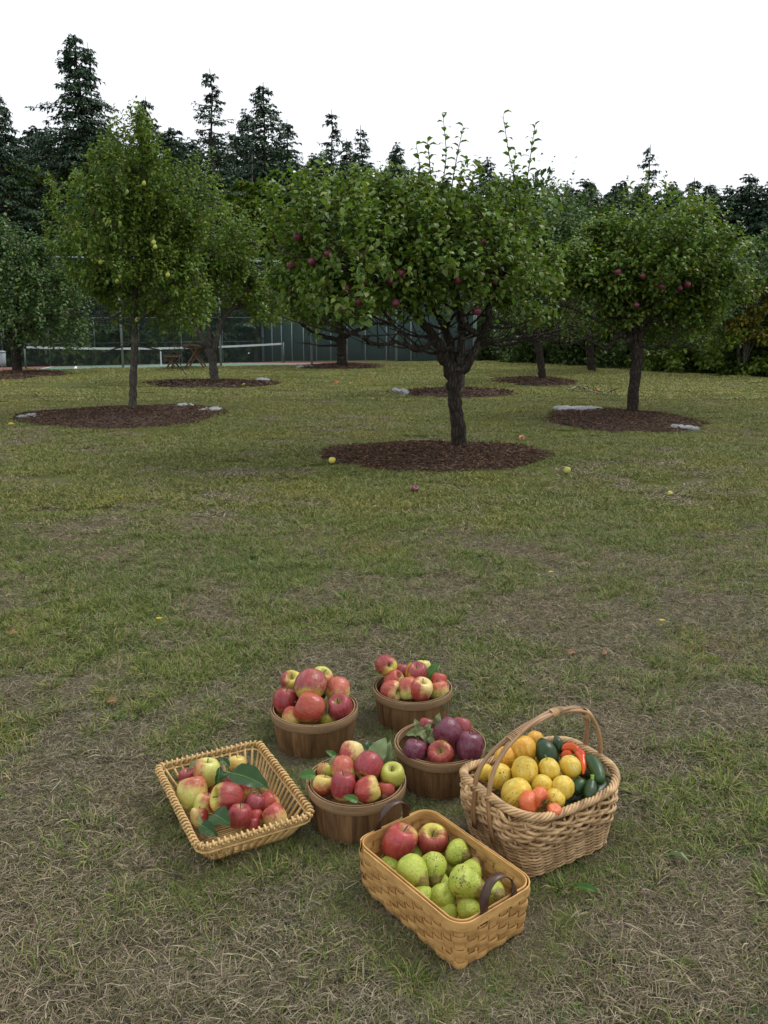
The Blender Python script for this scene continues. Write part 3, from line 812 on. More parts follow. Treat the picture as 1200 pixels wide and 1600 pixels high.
# picnic table seen from its end
def table():
    p_ = on_ground(303, 577); root = empty('picnic_table', p_ ); tag(root, 'brown wooden picnic table seen end on near the court fence', 'table')
    root.rotation_euler = (0, 0, math.radians(8))
    Wt = MATS['table_wood']; L = 1.8
    for i in range(5):
        m = MB(); m.box((-0.30 + 0.15 * i, L / 2, 0.745), (0.142, L, 0.04)); m.build('top_plank', Wt, root, False)
    for s in (-1, 1):
        for yy in (0.3, L - 0.3):
            m = MB(); m.bar((s * 0.32, yy + s * 0.025, 0.0), (-s * 0.16, yy + s * 0.025, 0.722), 0.05, 0.11, Vector((0, 1, 0))); m.build('leg', Wt, root, False)
    for yy in (0.24, L - 0.24):
        m = MB(); m.box((0, yy, 0.70), (0.66, 0.045, 0.07)); m.build('cross_beam', Wt, root, False)
table()
def bench():
    p_ = on_ground(266, 579); root = empty('bench', p_); tag(root, 'small wooden bench left of the picnic table', 'bench'); root.rotation_euler = (0, 0, math.radians(8))
    Wt = MATS['table_wood']; L = 1.7
    for i in range(2):
        m = MB(); m.box((-0.10 + 0.20 * i, L / 2, 0.44), (0.19, L, 0.045)); m.build('seat_plank', Wt, root, False)
    for s in (-1, 1):
        for yy in (0.25, L - 0.25):
            m = MB(); m.bar((s * 0.19, yy + s * 0.025, 0.0), (-s * 0.10, yy + s * 0.025, 0.415), 0.045, 0.10, Vector((0, 1, 0))); m.build('leg', Wt, root, False)
bench()

# ------------------------------------------------------------------ leaves by the thousand
def rng_fold(n): return RNG.uniform(0.0, 0.10, n)
def leaves(pos, dr, nm, ln, wr, tint, droop=0.45, full=False):
    """Folded, drooping four-triangle leaves."""
    dr = dr / np.linalg.norm(dr, axis=1, keepdims=True)
    sd = np.cross(dr, nm); sd /= np.linalg.norm(sd, axis=1, keepdims=True) + 1e-9
    up = np.cross(sd, dr); L = ln[:, None]; wd = L * wr
    if full:
        e = rng_fold(len(pos))[:, None]
        rows = []
        for t, w_, z in ((0.28, 0.86, 0.20), (0.66, 0.80, 0.16)):
            c = pos + dr * L * t + up * L * droop * z; rows.append((c + sd * wd * w_ * 0.5 + up * L * e, c, c - sd * wd * w_ * 0.5 + up * L * e))
        tip = pos + dr * L * 0.97 - up * L * droop * 0.30
        v = np.stack([pos, *rows[0], *rows[1], tip], 1).reshape(-1, 3)
        o = np.arange(len(pos))[:, None] * 8
        f = np.concatenate([o + np.array(k) for k in ((0, 2, 1), (0, 3, 2), (1, 2, 5), (1, 5, 4), (2, 3, 6), (2, 6, 5), (4, 5, 7), (5, 6, 7))], 0)
        return v, f, np.repeat(tint, 8, 0)
    mid = pos + dr * L * 0.5 + up * L * droop * 0.35
    v = np.stack([pos, mid + sd * wd * 0.5 + up * L * 0.06, mid, mid - sd * wd * 0.5 + up * L * 0.06, pos + dr * L * 0.95 - up * L * droop * 0.35], 1).reshape(-1, 3)
    o = np.arange(len(pos))[:, None] * 5
    f = np.concatenate([o + np.array(k) for k in ((0, 2, 1), (0, 3, 2), (1, 2, 4), (2, 3, 4))], 0)
    return v, f, np.repeat(tint, 5, 0)

def shoots_to_leaves(base, d, L, per, rng, ln, wr, tintf):
    """Leaves set alternately along straight shoots."""
    n = len(base); d = d / np.linalg.norm(d, axis=1, keepdims=True)
    k = np.arange(per)[None, :]; t = (k + rng.uniform(0, 0.7, (n, per)) + 0.3) / per
    ang = k * 2.4 + rng.uniform(0, 6.28, (n, 1)) + rng.normal(0, 0.3, (n, per))
    ref = np.where(np.abs(d[:, 2:3]) > 0.9, np.array([[1.0, 0, 0]]), np.array([[0, 0, 1.0]]))
    a = np.cross(d, ref); a /= np.linalg.norm(a, axis=1, keepdims=True); b_ = np.cross(d, a)
    pos = base[:, None, :] + d[:, None, :] * (t * L[:, None])[..., None]
    rad = a[:, None, :] * np.cos(ang)[..., None] + b_[:, None, :] * np.sin(ang)[..., None]
    dr = rad + d[:, None, :] * 0.45 + rng.normal(0, 0.25, (n, per, 3))
    dr[..., 2] -= 0.05
    pos = pos.reshape(-1, 3); dr = dr.reshape(-1, 3)
    nm = np.array([0, 0, 1.0]) + rng.normal(0, 0.35, (n * per, 3))
    l = rng.uniform(ln[0], ln[1], n * per) * (1 - 0.30 * (t.reshape(-1) ** 3))
    ti = tintf(n * per, rng, pos)
    return leaves(pos, dr, nm, l, wr, ti, 0.6, True), (pos, dr, nm, l)

def tintf(n, rng, pos):
    t = np.ones((n, 3)) * rng.uniform(0.65, 1.5, n)[:, None]
    t[:, 0] *= rng.uniform(0.8, 1.3, n)
    y = rng.uniform(0, 1, n) < 0.008
    t[y] = (3.0, 2.0, 0.7)
    return t

def crown_points(blobs, n, rng, shell=0.62):
    """Points in a union of ellipsoids (centre, radii), nearer the surface than the middle."""
    w_ = np.array([r[0] * r[1] * r[2] for c, r in blobs]) ** 0.75; w_ /= w_.sum()
    k = rng.choice(len(blobs), n, p=w_)
    u = rng.normal(size=(n, 3)); u /= np.linalg.norm(u, axis=1, keepdims=True)
    q = (rng.uniform(shell ** 3, 1.0, n)) ** (1 / 3)
    q = np.where(rng.uniform(0, 1, n) < 0.3, rng.uniform(0.2, 0.9, n), q)
    c = np.array([list(b_[0]) for b_ in blobs])[k]; r = np.array([list(b_[1]) for b_ in blobs])[k]
    return c + u * r * q[:, None], u

def blob(px, py, rx, ry, Y, ky=0.9):
    """An ellipsoid of crown: its place in the photo and the distance it stands at."""
    c = W(px, py, Y); s = Y / F * 1.02
    return (c, (rx * s, max(rx, ry) * s * ky, ry * s))

def twig_mesh(base, d, L, r0):
    d = d / np.linalg.norm(d, axis=1, keepdims=True); a = np.cross(d, [0.3, 0.5, 0.81]); a /= np.linalg.norm(a, axis=1, keepdims=True); b_ = np.cross(d, a)
    tip = base + d * L[:, None]; vs = []
    for k in range(3):
        th = 2.094 * k; o = a * math.cos(th) + b_ * math.sin(th)
        vs += [base + o * r0, tip + o * r0 * 0.3]
    v = np.stack(vs, 1).reshape(-1, 3); q = np.arange(len(base))[:, None] * 6
    f = np.concatenate([q + np.array(k) for k in ((0, 2, 3, 1), (2, 4, 5, 3), (4, 0, 1, 5))], 0)
    return v, f

TR = 0.80
def orchard_tree(name, label, cat, foot, trunk, limbs, blobs, n_shoots, leafm='apple_leaf', barkm='apple_bark', per=11, ln=(0.05, 0.085), wr=0.62, seed=1, L=(0.18, 0.42), upw=0.9, bare=0.25, group=None, shell=0.62):
    rng = np.random.default_rng(seed); rd = random.Random(seed)
    root = empty(name, foot); tag(root, label, cat, group)
    def loc(p_): return Vector(p_) - foot
    def gnarl(pts, amp):
        return [p_ + Vector((rd.uniform(-1, 1), rd.uniform(-1, 1), rd.uniform(-1, 1))) * amp for p_ in pts]
    tp = [loc(p_) for p_, r in trunk]; tr = [r for p_, r in trunk]
    tp[0].z -= 0.06
    n = 18; pts = gnarl(crv(tp, n), tr[-1] * 0.07); rr = [float(np.interp(i / (n - 1) * (len(tr) - 1), range(len(tr)), tr)) * (1 + 0.12 * rd.uniform(-1, 1)) for i in range(n)]
    rr = [q * TR for q in rr]; rr[0] *= 1.2; rr[1] *= 1.06
    m = MB(); m.tube(pts, rr, 14)
    m.build('trunk', MATS[barkm], root)
    fork = pts[-1]
    ends = []
    for lp, r0 in limbs:
        q = [loc(p_) for p_ in lp]; k = 5 * len(q)
        cv = gnarl(crv(q, k), r0 * 0.22); m = MB(); m.tube(cv, [r0 * (1 - 0.72 * i / (k - 1)) * (1 + .1 * rd.uniform(-1, 1)) for i in range(k)], 8)
        for j in range(2, k, 2):      # side branches belong to their limb
            if rd.random() < 0.75:
                a = cv[j]; dv = Vector((rd.uniform(-1, 1), rd.uniform(-1, 1), rd.uniform(-0.1, 0.9))).normalized(); ll = rd.uniform(0.25, 0.6) * min(1.6, (cv[-1] - cv[0]).length)
                bp = gnarl([a, a + dv * ll * 0.5, a + dv * ll + Vector((0, 0, 0.12 * ll))], 0.04)
                m.tube(crv(bp, 7), [max(0.004, r0 * 0.33 * (1 - 0.8 * i / 6)) for i in range(7)], 5)
        m.build('limb', MATS[barkm], root)
        ends.append(cv)
    # scaffold branches into the crown
    m = MB(); allp = [p_ for c in ends for p_ in c[len(c) // 3:]] or [fork]
    for i in range(26):
        c, r = blobs[rd.randrange(len(blobs))]; c = c - foot
        tgt = c + Vector((rd.uniform(-.8, .8) * r[0], rd.uniform(-.8, .8) * r[1], rd.uniform(-.7, .75) * r[2]))
        st = min((p_ for p_ in allp), key=lambda p_: (p_ - tgt).length + 0.4 * rd.random())
        midp = st.lerp(tgt, 0.5) + Vector((rd.uniform(-.1, .1), rd.uniform(-.1, .1), -0.05)) * (tgt - st).length
        m.tube(crv([st, midp, tgt], 8), [max(0.005, 0.02 * (1 - 0.8 * k / 7)) for k in range(8)], 5)
    o = m.build('branches', MATS[barkm], root); o['kind'] = 'stuff'
    bl = [(c - foot, r) for c, r in blobs]
    base, u = crown_points(bl, n_shoots, rng, shell)
    lump = fbm(base[:, 0] * 1.0 + base[:, 1] * .7, base[:, 2] * 1.0 - base[:, 1] * .5, 0.55 / L[1] * 0.4, seed)
    base = base + u * (lump * 0.95 * L[1])[:, None]        # ragged outline: the crown swells and dips
    d = u * 0.7 + np.array([0, 0, 1.0]) * upw + rng.normal(0, 0.35, (n_shoots, 3))
    Ls = rng.uniform(L[0], L[1], n_shoots)
    tall = (u[:, 2] > 0.15) & (rng.uniform(0, 1, n_shoots) < 0.26)      # this year's upright shoots
    d[tall] = np.array([0, 0, 1.0]) + u[tall] * 0.18 + rng.normal(0, 0.10, (tall.sum(), 3)); Ls[tall] *= rng.uniform(1.2, 2.1, tall.sum()); base[tall] -= np.array([0, 0, .22])
    base = base - d / np.linalg.norm(d, axis=1, keepdims=True) * np.minimum(Ls, L[1])[:, None] * 0.5
    (v, f, c), info = shoots_to_leaves(base, d, Ls, per, rng, ln, wr, tintf)
    fo = link('foliage', mesh('foliage', v, f, MATS[leafm], True, c), root); fo['kind'] = 'stuff'
    v, f = twig_mesh(base, d, Ls, 0.0035)
    tw = link('twigs', mesh('twigs', v, f, MATS[barkm], False), root); tw['kind'] = 'stuff'
    # bare drooping twigs low in the crown
    if bare:
        m = MB()
        for i in range(int(40 * bare) + 6):
            c = ends[rd.randrange(len(ends))] if ends else pts; a = c[rd.randrange(len(c) // 2, len(c))]
            h = rd.uniform(0, 6.28); ll = rd.uniform(0.2, 0.55)
            m.tube(crv(gnarl([a, a + Vector((math.cos(h), math.sin(h), -0.1)) * ll * .5, a + Vector((math.cos(h), math.sin(h), -0.35)) * ll], 0.05), 7), [0.008, 0.007, 0.006, 0.005, 0.004, 0.003, 0.002], 4)
        o = m.build('bare_twigs', MATS[barkm], root); o['kind'] = 'stuff'
    return root, info, ends

def px_path(pts, Y, dys=None):
    return [W(p_[0], p_[1], Y + (dys[i] if dys else 0)) for i, p_ in enumerate(pts)]

def apple_geo(seed=0, seg=26):
    r = random.Random(seed)
    prof = [(0.0, .50), (.05, .51), (.12, .58), (.24, .74), (.38, .86), (.56, .91), (.74, .84), (.89, .64), (.98, .34), (1.0, .04), (.97, -.24), (.88, -.50), (.74, -.70), (.56, -.84), (.42, -.89), (.28, -.88), (.18, -.81), (.10, -.74), (.0, -.73)]
    el = r.uniform(-0.06, 0.10); sk = (r.uniform(-.09, .09), r.uniform(-.09, .09)); lobe = r.uniform(0.012, 0.04); ph = r.uniform(0, 6.28); tp = r.uniform(0.0, 0.12)
    v = [(0, 0, prof[0][1] * (1 + el))]
    for rr, z in prof[1:-1]:
        for k in range(seg):
            t = 6.2832 * k / seg
            q = rr * (1 + lobe * math.cos(5 * t + ph) * (0.35 + 0.65 * (1 - z) / 2) + 0.03 * math.cos(2 * t + ph * 2)) * (1 + tp * z * 0.6)
            v.append((q * math.cos(t) + sk[0] * (z + .3), q * math.sin(t) + sk[1] * (z + .3), z * (1 + el) + 0.03 * math.cos(t + ph) * rr + 0.02 * math.cos(5 * t + ph) * (1 if z < -0.6 else 0)))
    v.append((-sk[0] * .4, -sk[1] * .4, prof[-1][1] * (1 + el)))
    f = [(0, 1 + k, 1 + (k + 1) % seg) for k in range(seg)]
    R = len(prof) - 2
    for i in range(R - 1):
        for k in range(seg):
            a = 1 + i * seg; f.append((a + k, a + seg + k, a + seg + (k + 1) % seg, a + (k + 1) % seg))
    last = 1 + (R - 1) * seg
    f += [(last + k, len(v) - 1, last + (k + 1) % seg) for k in range(seg)]
    return v, f
APPLES = [mesh('apple', *apple_geo(s), MATS['apple_skin']) for s in range(7)]
SMALL_APPLE = mesh('apple', *apple_geo(3, 10), MATS['apple_skin'])
_m = MB(); _m.tube(crv([(0, 0, .45), (0.03, 0.01, .8), (0.10, 0.05, 1.12)], 5), [.035, .03, .03, .035, .05], 5); STEM = _m.mesh('stem', MATS['stem_brown'])

SKINS = {
    'crimson': ((0.56, 0.42, 0.11), (0.29, 0.015, 0.032)), 'red': ((0.60, 0.48, 0.13), (0.40, 0.032, 0.036)),
    'purple': ((0.32, 0.06, 0.05), (0.120, 0.010, 0.034)), 'orange': ((0.62, 0.46, 0.12), (0.40, 0.050, 0.028)),
    'pink': ((0.66, 0.52, 0.20), (0.42, 0.045, 0.038)), 'pale': ((0.56, 0.55, 0.15), (0.48, 0.09, 0.055)),
    'green': ((0.42, 0.42, 0.075), (0.48, 0.20, 0.06)), 'yellow': ((0.56, 0.50, 0.08), (0.30, 0.025, 0.035))}
def skin(o, kind, blush, bdir=(0, 0, 1), stripe=0.35, bloom=0.15):
    g, r = SKINS[kind]
    o['ground_colour'] = g; o['blush_colour'] = r; o['blush'] = float(blush)
    o['blush_dir'] = tuple(float(x) for x in Vector(bdir).normalized()); o['stripe'] = float(stripe); o['bloom'] = float(bloom)
# ------------------------------------------------------------------ the orchard
def tree_apples(root, spots, Y, size=0.038):
    for (x, y, dy, k) in spots:
        c = W(x + random.uniform(-5, 5), y + random.uniform(-9, 9), Y + dy * random.uniform(.58, .78)) - root.location
        o = link('apple', SMALL_APPLE, root, Matrix.Translation(c) @ Euler((random.uniform(-.4, .4), random.uniform(-.4, .4), random.uniform(0, 6))).to_matrix().to_4x4() @ Matrix.Scale(size * random.uniform(.85, 1.15), 4))
        skin(o, k, 1.2, bloom=0.25)

Y1 = 9.65
f1 = on_ground(721, 704)
main, info, ends = orchard_tree('apple_tree', 'big spreading apple tree in the middle with a thick dark forked trunk', 'tree', f1,
    [(W(721, 705, Y1), 0.105), (W(714, 650, Y1), 0.098), (W(709, 610, Y1), 0.100), (W(711, 582, Y1), 0.108)],
    [(px_path([(706, 590), (690, 553), (672, 518), (648, 490), (612, 458), (575, 420)], Y1, [0, -.05, -.1, -.2, -.4, -.6]), 0.070),
     (px_path([(712, 585), (705, 545), (694, 510), (680, 485), (655, 440), (630, 390)], Y1, [0, .05, .1, .15, .2, .3]), 0.060),
     (px_path([(716, 585), (722, 540), (718, 495), (712, 450), (705, 400), (700, 350)], Y1, [0, -.05, -.1, -.1, 0, 0]), 0.052),
     (px_path([(722, 580), (745, 545), (758, 515), (766, 480), (785, 430), (800, 380)], Y1, [0, .0, -.1, -.2, -.3, -.4]), 0.062),
     (px_path([(700, 562), (684, 530), (655, 548), (625, 535), (590, 538), (560, 525), (520, 518)], Y1, [0, -.1, -.25, -.35, -.5, -.6, -.7]), 0.034),
     (px_path([(706, 556), (690, 545), (672, 552), (650, 540), (632, 520), (600, 500)], Y1, [0, .2, .4, .55, .7, .9]), 0.026),
     (px_path([(748, 540), (780, 532), (815, 528), (850, 522), (905, 508)], Y1, [0, -.2, -.35, -.5, -.6]), 0.026),
     (px_path([(752, 535), (785, 540), (820, 532), (865, 524), (895, 528)], Y1, [0, .1, .2, .2, .3]), 0.020),
     (px_path([(745, 520), (730, 512), (722, 500), (718, 470)], Y1, [-.1, -.2, -.3, -.4]), 0.040)],
    [blob(545, 400, 112, 88, Y1 - .1), blob(500, 345, 70, 60, Y1), blob(650, 350, 110, 78, Y1 + .1), blob(700, 420, 120, 72, Y1 - .2), blob(760, 370, 85, 80, Y1 + .2),
     blob(800, 440, 62, 62, Y1 - .1), blob(610, 440, 90, 55, Y1 - .4), blob(462, 420, 48, 50, Y1), blob(590, 310, 80, 40, Y1 + .3), blob(520, 455, 60, 42, Y1 + .2)],
    1500, seed=3, ln=(0.070, 0.115), per=10, L=(0.2, 0.42))
pos, dr, nm, ln_ = info
# tall water shoots, each leaf of them its own piece
def single_leaf_mesh(seed):
    v, f, c = leaves(np.zeros((1, 3)), np.array([[0, 1.0, 0]]), np.array([[0, 0, 1.0]]), np.ones(1), 0.6, np.ones((1, 3)) * (0.85 + 0.12 * seed), droop=0.5 + .1 * seed, full=True)
    return mesh('leaf', v, f, MATS['apple_leaf'], True, c)
LEAF1 = [single_leaf_mesh(s) for s in range(4)]
def frame(d, n):
    d = Vector(d).normalized(); n = Vector(n); s = d.cross(n).normalized(); u = s.cross(d)
    return Matrix((s, d, u)).transposed().to_4x4()
def water_shoot(root, pts, Y, nleaf, r=0.009):
    nleaf = int(nleaf * 1.15)
    q = [W(x, y, Y) - root.location for x, y in pts]; cv = crv(q, 12)
    m = MB(); m.tube(cv, [r * (1 - 0.7 * i / 11) for i in range(12)], 5)
    s = m.build('water_shoot', MATS['apple_bark'], root)
    for k in range(nleaf):
        t = 0.12 + 0.88 * k / (nleaf - 1); i = min(int(t * 11), 10); p_ = cv[i].lerp(cv[i + 1], t * 11 - i)
        a = k * 2.4 + random.uniform(-.4, .4); sc = random.uniform(0.115, 0.145) * (1 - 0.25 * t)
        d = Vector((math.cos(a), math.sin(a), random.uniform(0.1, 0.6)))
        link('leaf', random.choice(LEAF1), s, Matrix.Translation(p_) @ frame(d, (random.uniform(-.3, .3), random.uniform(-.3, .3), 1)) @ Matrix.Scale(sc, 4))
for pts, dy, nl in [([(690, 360), (692, 290), (697, 240), (692, 178)], .1, 22), ([(698, 350), (706, 290), (715, 240), (724, 198)], .2, 16), ([(812, 380), (812, 310), (797, 250), (786, 180)], -.1, 24),
                    ([(815, 370), (820, 310), (828, 250), (836, 196)], 0, 24), ([(806, 380), (806, 320), (802, 280), (806, 235)], .2, 16), ([(650, 340), (652, 290), (655, 255), (650, 226)], .2, 10), ([(665, 330), (672, 280), (670, 240), (668, 222)], -.2, 10),
                    ([(480, 340), (492, 300), (490, 275)], 0, 7), ([(430, 380), (425, 350), (424, 330)], 0, 6), ([(735, 330), (738, 290), (742, 268)], 0, 8), ([(560, 320), (565, 285), (570, 262)], .2, 8), ([(520, 320), (518, 290), (522, 262)], 0, 8)]:
    water_shoot(main, pts, Y1 + dy, nl)
# the leaves nearest the camera are pieces of their own
cand = np.argsort(pos[:, 1])[:900]
for i in RNG.choice(cand, 130, replace=False):
    link('leaf', LEAF1[int(i) % 4], main, Matrix.Translation(Vector(pos[i]) + Vector((0.02, -0.03, 0.01))) @ frame(dr[i], nm[i]) @ Matrix.Scale(float(ln_[i]) * 1.05, 4))
tree_apples(main, [(558, 395, -1.02, 'purple'), (566, 400, -1.02, 'purple'), (575, 448, -1.0, 'purple'), (570, 470, -1.0, 'purple'), (563, 471, -.98, 'purple'), (528, 490, -.8, 'purple'), (612, 445, -1.1, 'purple'),
                   (618, 466, -1.1, 'purple'), (697, 425, -1.1, 'purple'), (757, 383, -.8, 'purple'), (755, 433, -1.1, 'purple'), (770, 434, -1.0, 'purple'), (468, 378, -.7, 'purple'), (490, 408, -.8, 'purple'), (450, 420, -.5, 'purple'),
                   (621, 424, -1.1, 'purple'), (512, 393, -.95, 'purple'), (742, 488, -.8, 'purple'), (610, 430, -1.05, 'purple'), (545, 460, -1.0, 'purple'), (720, 437, -1.1, 'purple'), (502, 440, -.8, 'purple')], Y1, 0.042)

Y2 = 13.94
pearf = on_ground(207, 642)
pear, _, _ = orchard_tree('pear_tree', 'tall pointed pear tree with yellow pears and a slim straight trunk', 'tree', pearf,
    [(W(207, 643, Y2), 0.090), (W(208, 600, Y2), 0.078), (W(210, 540, Y2), 0.075), (W(211, 470, Y2), 0.068)],
    [(px_path([(211, 490), (214, 400), (218, 320), (222, 250)], Y2), 0.05), (px_path([(210, 520), (180, 500), (150, 500), (120, 490)], Y2, [0, -.1, -.2, -.3]), 0.026),
     (px_path([(210, 535), (180, 545), (150, 555), (130, 560)], Y2, [0, -.2, -.3, -.4]), 0.016), (px_path([(211, 505), (245, 480), (275, 465), (300, 440)], Y2, [0, -.1, -.2, -.3]), 0.026),
     (px_path([(211, 540), (240, 545), (262, 550), (280, 545)], Y2, [0, .2, .2, .3]), 0.016), (px_path([(212, 470), (170, 430), (150, 380)], Y2, [0, .2, .4]), 0.028), (px_path([(213, 450), (260, 410), (280, 360)], Y2, [0, .2, .3]), 0.028)],
    [blob(215, 430, 106, 62, Y2), blob(200, 370, 92, 75, Y2), blob(215, 300, 66, 72, Y2), blob(222, 240, 36, 50, Y2), blob(224, 195, 17, 38, Y2), blob(265, 360, 55, 60, Y2 + .2), blob(150, 300, 26, 46, Y2), blob(155, 430, 38, 56, Y2),
     blob(288, 400, 38, 56, Y2), blob(300, 330, 24, 45, Y2), blob(285, 470, 45, 30, Y2)],
    2100, 'pear_leaf', 'pear_bark', seed=5, ln=(0.075, 0.115), wr=0.5, per=10, L=(0.2, 0.45), upw=0.8)
def pear_geo(seed=0, seg=22, profile=None):
    r = random.Random(seed)
    prof = profile or [(0, -.86), (.08, -.86), (.18, -.93), (.42, -.90), (.72, -.72), (.93, -.40), (1.0, -.02), (.94, .32), (.79, .66), (.60, .98), (.45, 1.24), (.34, 1.44), (.22, 1.56), (.09, 1.58), (0, 1.53)]
    ph = r.uniform(0, 6.28); bx = r.uniform(-.12, .12); by = r.uniform(-.12, .12); lu = r.uniform(.02, .05)
    v = [(0, 0, prof[0][1])]
    for rr, z in prof[1:-1]:
        for k in range(seg):
            t = 6.2832 * k / seg; q = rr * (1 + lu * math.cos(3 * t + ph + z) + .02 * math.cos(5 * t - ph))
            v.append((q * math.cos(t) + bx * z * z * .6, q * math.sin(t) + by * z * z * .6, z))
    z = prof[-1][1]; v.append((bx * z * z * .6, by * z * z * .6, z))
    f = [(0, 1 + (k + 1) % seg, 1 + k) for k in range(seg)]; R = len(prof) - 2
    for i in range(R - 1):
        for k in range(seg):
            a = 1 + i * seg; f.append((a + k, a + (k + 1) % seg, a + seg + (k + 1) % seg, a + seg + k))
    last = 1 + (R - 1) * seg
    f += [(last + k, last + (k + 1) % seg, len(v) - 1) for k in range(seg)]
    return v, f
PEARS = [mesh('pear', *pear_geo(s), MATS['pear_skin']) for s in range(4)]
SPEAR = mesh('pear', *pear_geo(2, 9), MATS['pear_skin'])
for (x, y, dy) in [(140, 385, -1.0), (170, 346, -.9), (240, 379, -1.2), (242, 386, -1.2), (157, 410, -1.2), (225, 287, -.8), (214, 500, -.5), (262, 430, -1.2), (183, 440, -1.2), (120, 350, -.7)]:
    o = link('pear', SPEAR, pear, Matrix.Translation(W(x, y, Y2 + dy * .8) - pearf) @ Matrix.Scale(0.034, 4)); o['speckle'] = 0.0

Y3 = 20.6
orchard_tree('apple_tree', 'small apple tree with a forked leaning trunk, between pear tree and big apple tree', 'tree', on_ground(336, 597),
    [(W(336, 598, Y3), 0.14), (W(333, 570, Y3), 0.13), (W(328, 545, Y3), 0.16)],
    [(px_path([(334, 550), (345, 510), (360, 485), (395, 474), (410, 470)], Y3), 0.08), (px_path([(328, 548), (315, 525), (300, 500), (285, 470)], Y3, [0, 0, .2, .4]), 0.07),
     (px_path([(330, 545), (325, 505), (322, 460), (320, 420)], Y3), 0.06), (px_path([(326, 545), (300, 535), (280, 560), (290, 585)], Y3, [0, -.5, -.8, -1]), 0.03)],
    [blob(335, 415, 75, 72, Y3), blob(290, 380, 50, 55, Y3), blob(390, 440, 45, 42, Y3), blob(420, 470, 40, 28, Y3), blob(375, 395, 35, 45, Y3), blob(300, 440, 50, 40, Y3)],
    1100, 'pear_leaf', 'pear_bark', seed=8, ln=(0.09, 0.14), per=9, L=(0.25, 0.5))
Y4 = 24.4
orchard_tree('apple_tree', 'apple tree at the left edge with grey green upright shoots', 'tree', on_ground(27, 582),
    [(W(27, 584, Y4), 0.18), (W(26, 560, Y4), 0.17), (W(23, 530, Y4), 0.17)],
    [(px_path([(22, 535), (5, 515), (-20, 490), (-40, 470)], Y4), 0.09), (px_path([(25, 532), (45, 512), (75, 495), (100, 480)], Y4), 0.09), (px_path([(24, 530), (28, 480), (30, 440)], Y4), 0.08)],
    [blob(30, 440, 80, 50, Y4), blob(-20, 420, 60, 50, Y4), blob(95, 450, 50, 50, Y4), blob(60, 400, 45, 40, Y4), blob(10, 385, 40, 30, Y4), blob(60, 500, 70, 25, Y4), blob(-30, 480, 50, 30, Y4)],
    1500, 'grey_leaf', 'apple_bark', seed=9, ln=(0.10, 0.16), per=9, L=(0.4, 0.8), upw=1.3)
Y5 = 27.3
orchard_tree('apple_tree', 'low apple tree standing nearest the tennis court fence', 'tree', on_ground(534, 573),
    [(W(534, 574, Y5), 0.22), (W(534, 555, Y5), 0.20), (W(533, 530, Y5), 0.20)],
    [(px_path([(533, 532), (505, 525), (475, 510), (450, 490)], Y5), 0.08), (px_path([(534, 530), (560, 515), (590, 505), (620, 510)], Y5), 0.08), (px_path([(533, 530), (530, 490), (528, 450)], Y5), 0.10), (px_path([(532, 540), (500, 540), (470, 535)], Y5), 0.04)],
    [blob(530, 450, 85, 50, Y5), blob(480, 460, 50, 42, Y5), blob(580, 455, 50, 42, Y5), blob(520, 492, 70, 20, Y5)],
    1000, 'pear_leaf', 'apple_bark', seed=10, ln=(0.11, 0.17), per=9, L=(0.35, 0.6))
Y6 = 21.2
orchard_tree('apple_tree', 'slim apple tree right of the big tree, leaning slightly left', 'tree', on_ground(848, 594),
    [(W(848, 596, Y6), 0.125), (W(845, 565, Y6), 0.115), (W(838, 530, Y6), 0.12)],
    [(px_path([(838, 535), (815, 520), (790, 505), (760, 490)], Y6), 0.05), (px_path([(839, 532), (860, 512), (885, 498), (905, 490)], Y6), 0.05), (px_path([(838, 530), (836, 470), (835, 420)], Y6), 0.07)],
    [blob(840, 430, 70, 65, Y6), blob(830, 385, 55, 48, Y6), blob(880, 390, 50, 50, Y6), blob(895, 420, 55, 60, Y6), blob(800, 450, 50, 50, Y6), blob(860, 355, 40, 32, Y6), blob(890, 460, 45, 45, Y6), blob(920, 372, 40, 34, Y6)],
    1500, 'grey_leaf', 'apple_bark', seed=12, ln=(0.09, 0.15), per=9, L=(0.35, 0.75), upw=1.2)
Y7 = 13.46
rt, _, _ = orchard_tree('apple_tree', 'apple tree on the right with a flat broad crown and red apples', 'tree', on_ground(987, 648),
    [(W(987, 650, Y7), 0.115), (W(991, 600, Y7), 0.108), (W(996, 560, Y7), 0.12), (W(993, 535, Y7), 0.14)],
    [(px_path([(990, 545), (970, 522), (948, 545), (915, 530), (880, 540), (855, 520)], Y7, [0, -.1, -.3, -.4, -.5, -.6]), 0.036), (px_path([(990, 540), (975, 505), (955, 470), (920, 440)], Y7), 0.055),
     (px_path([(996, 540), (1005, 500), (1015, 455), (1030, 410)], Y7), 0.06), (px_path([(992, 538), (990, 490), (985, 440), (980, 380)], Y7), 0.05), (px_path([(998, 540), (1025, 545), (1055, 535), (1080, 545)], Y7, [0, -.1, -.2, -.2]), 0.022), (px_path([(990, 542), (950, 510), (890, 480), (850, 470)], Y7, [0, -.2, -.4, -.5]), 0.028)],
    [blob(985, 420, 116, 40, Y7), blob(930, 410, 72, 42, Y7), blob(1055, 428, 78, 44, Y7), blob(1000, 384, 82, 32, Y7), blob(1015, 352, 20, 24, Y7), blob(1000, 475, 80, 42, Y7 + .3), blob(1100, 460, 50, 55, Y7), blob(1080, 385, 42, 36, Y7), blob(930, 450, 55, 45, Y7), blob(1050, 500, 60, 30, Y7 + .4),
     blob(935, 362, 40, 28, Y7), blob(1075, 355, 20, 28, Y7), blob(1128, 425, 48, 50, Y7 + .2), blob(880, 420, 40, 45, Y7)],
    2200, seed=14, ln=(0.078, 0.122), per=10, L=(0.2, 0.45), upw=1.0)
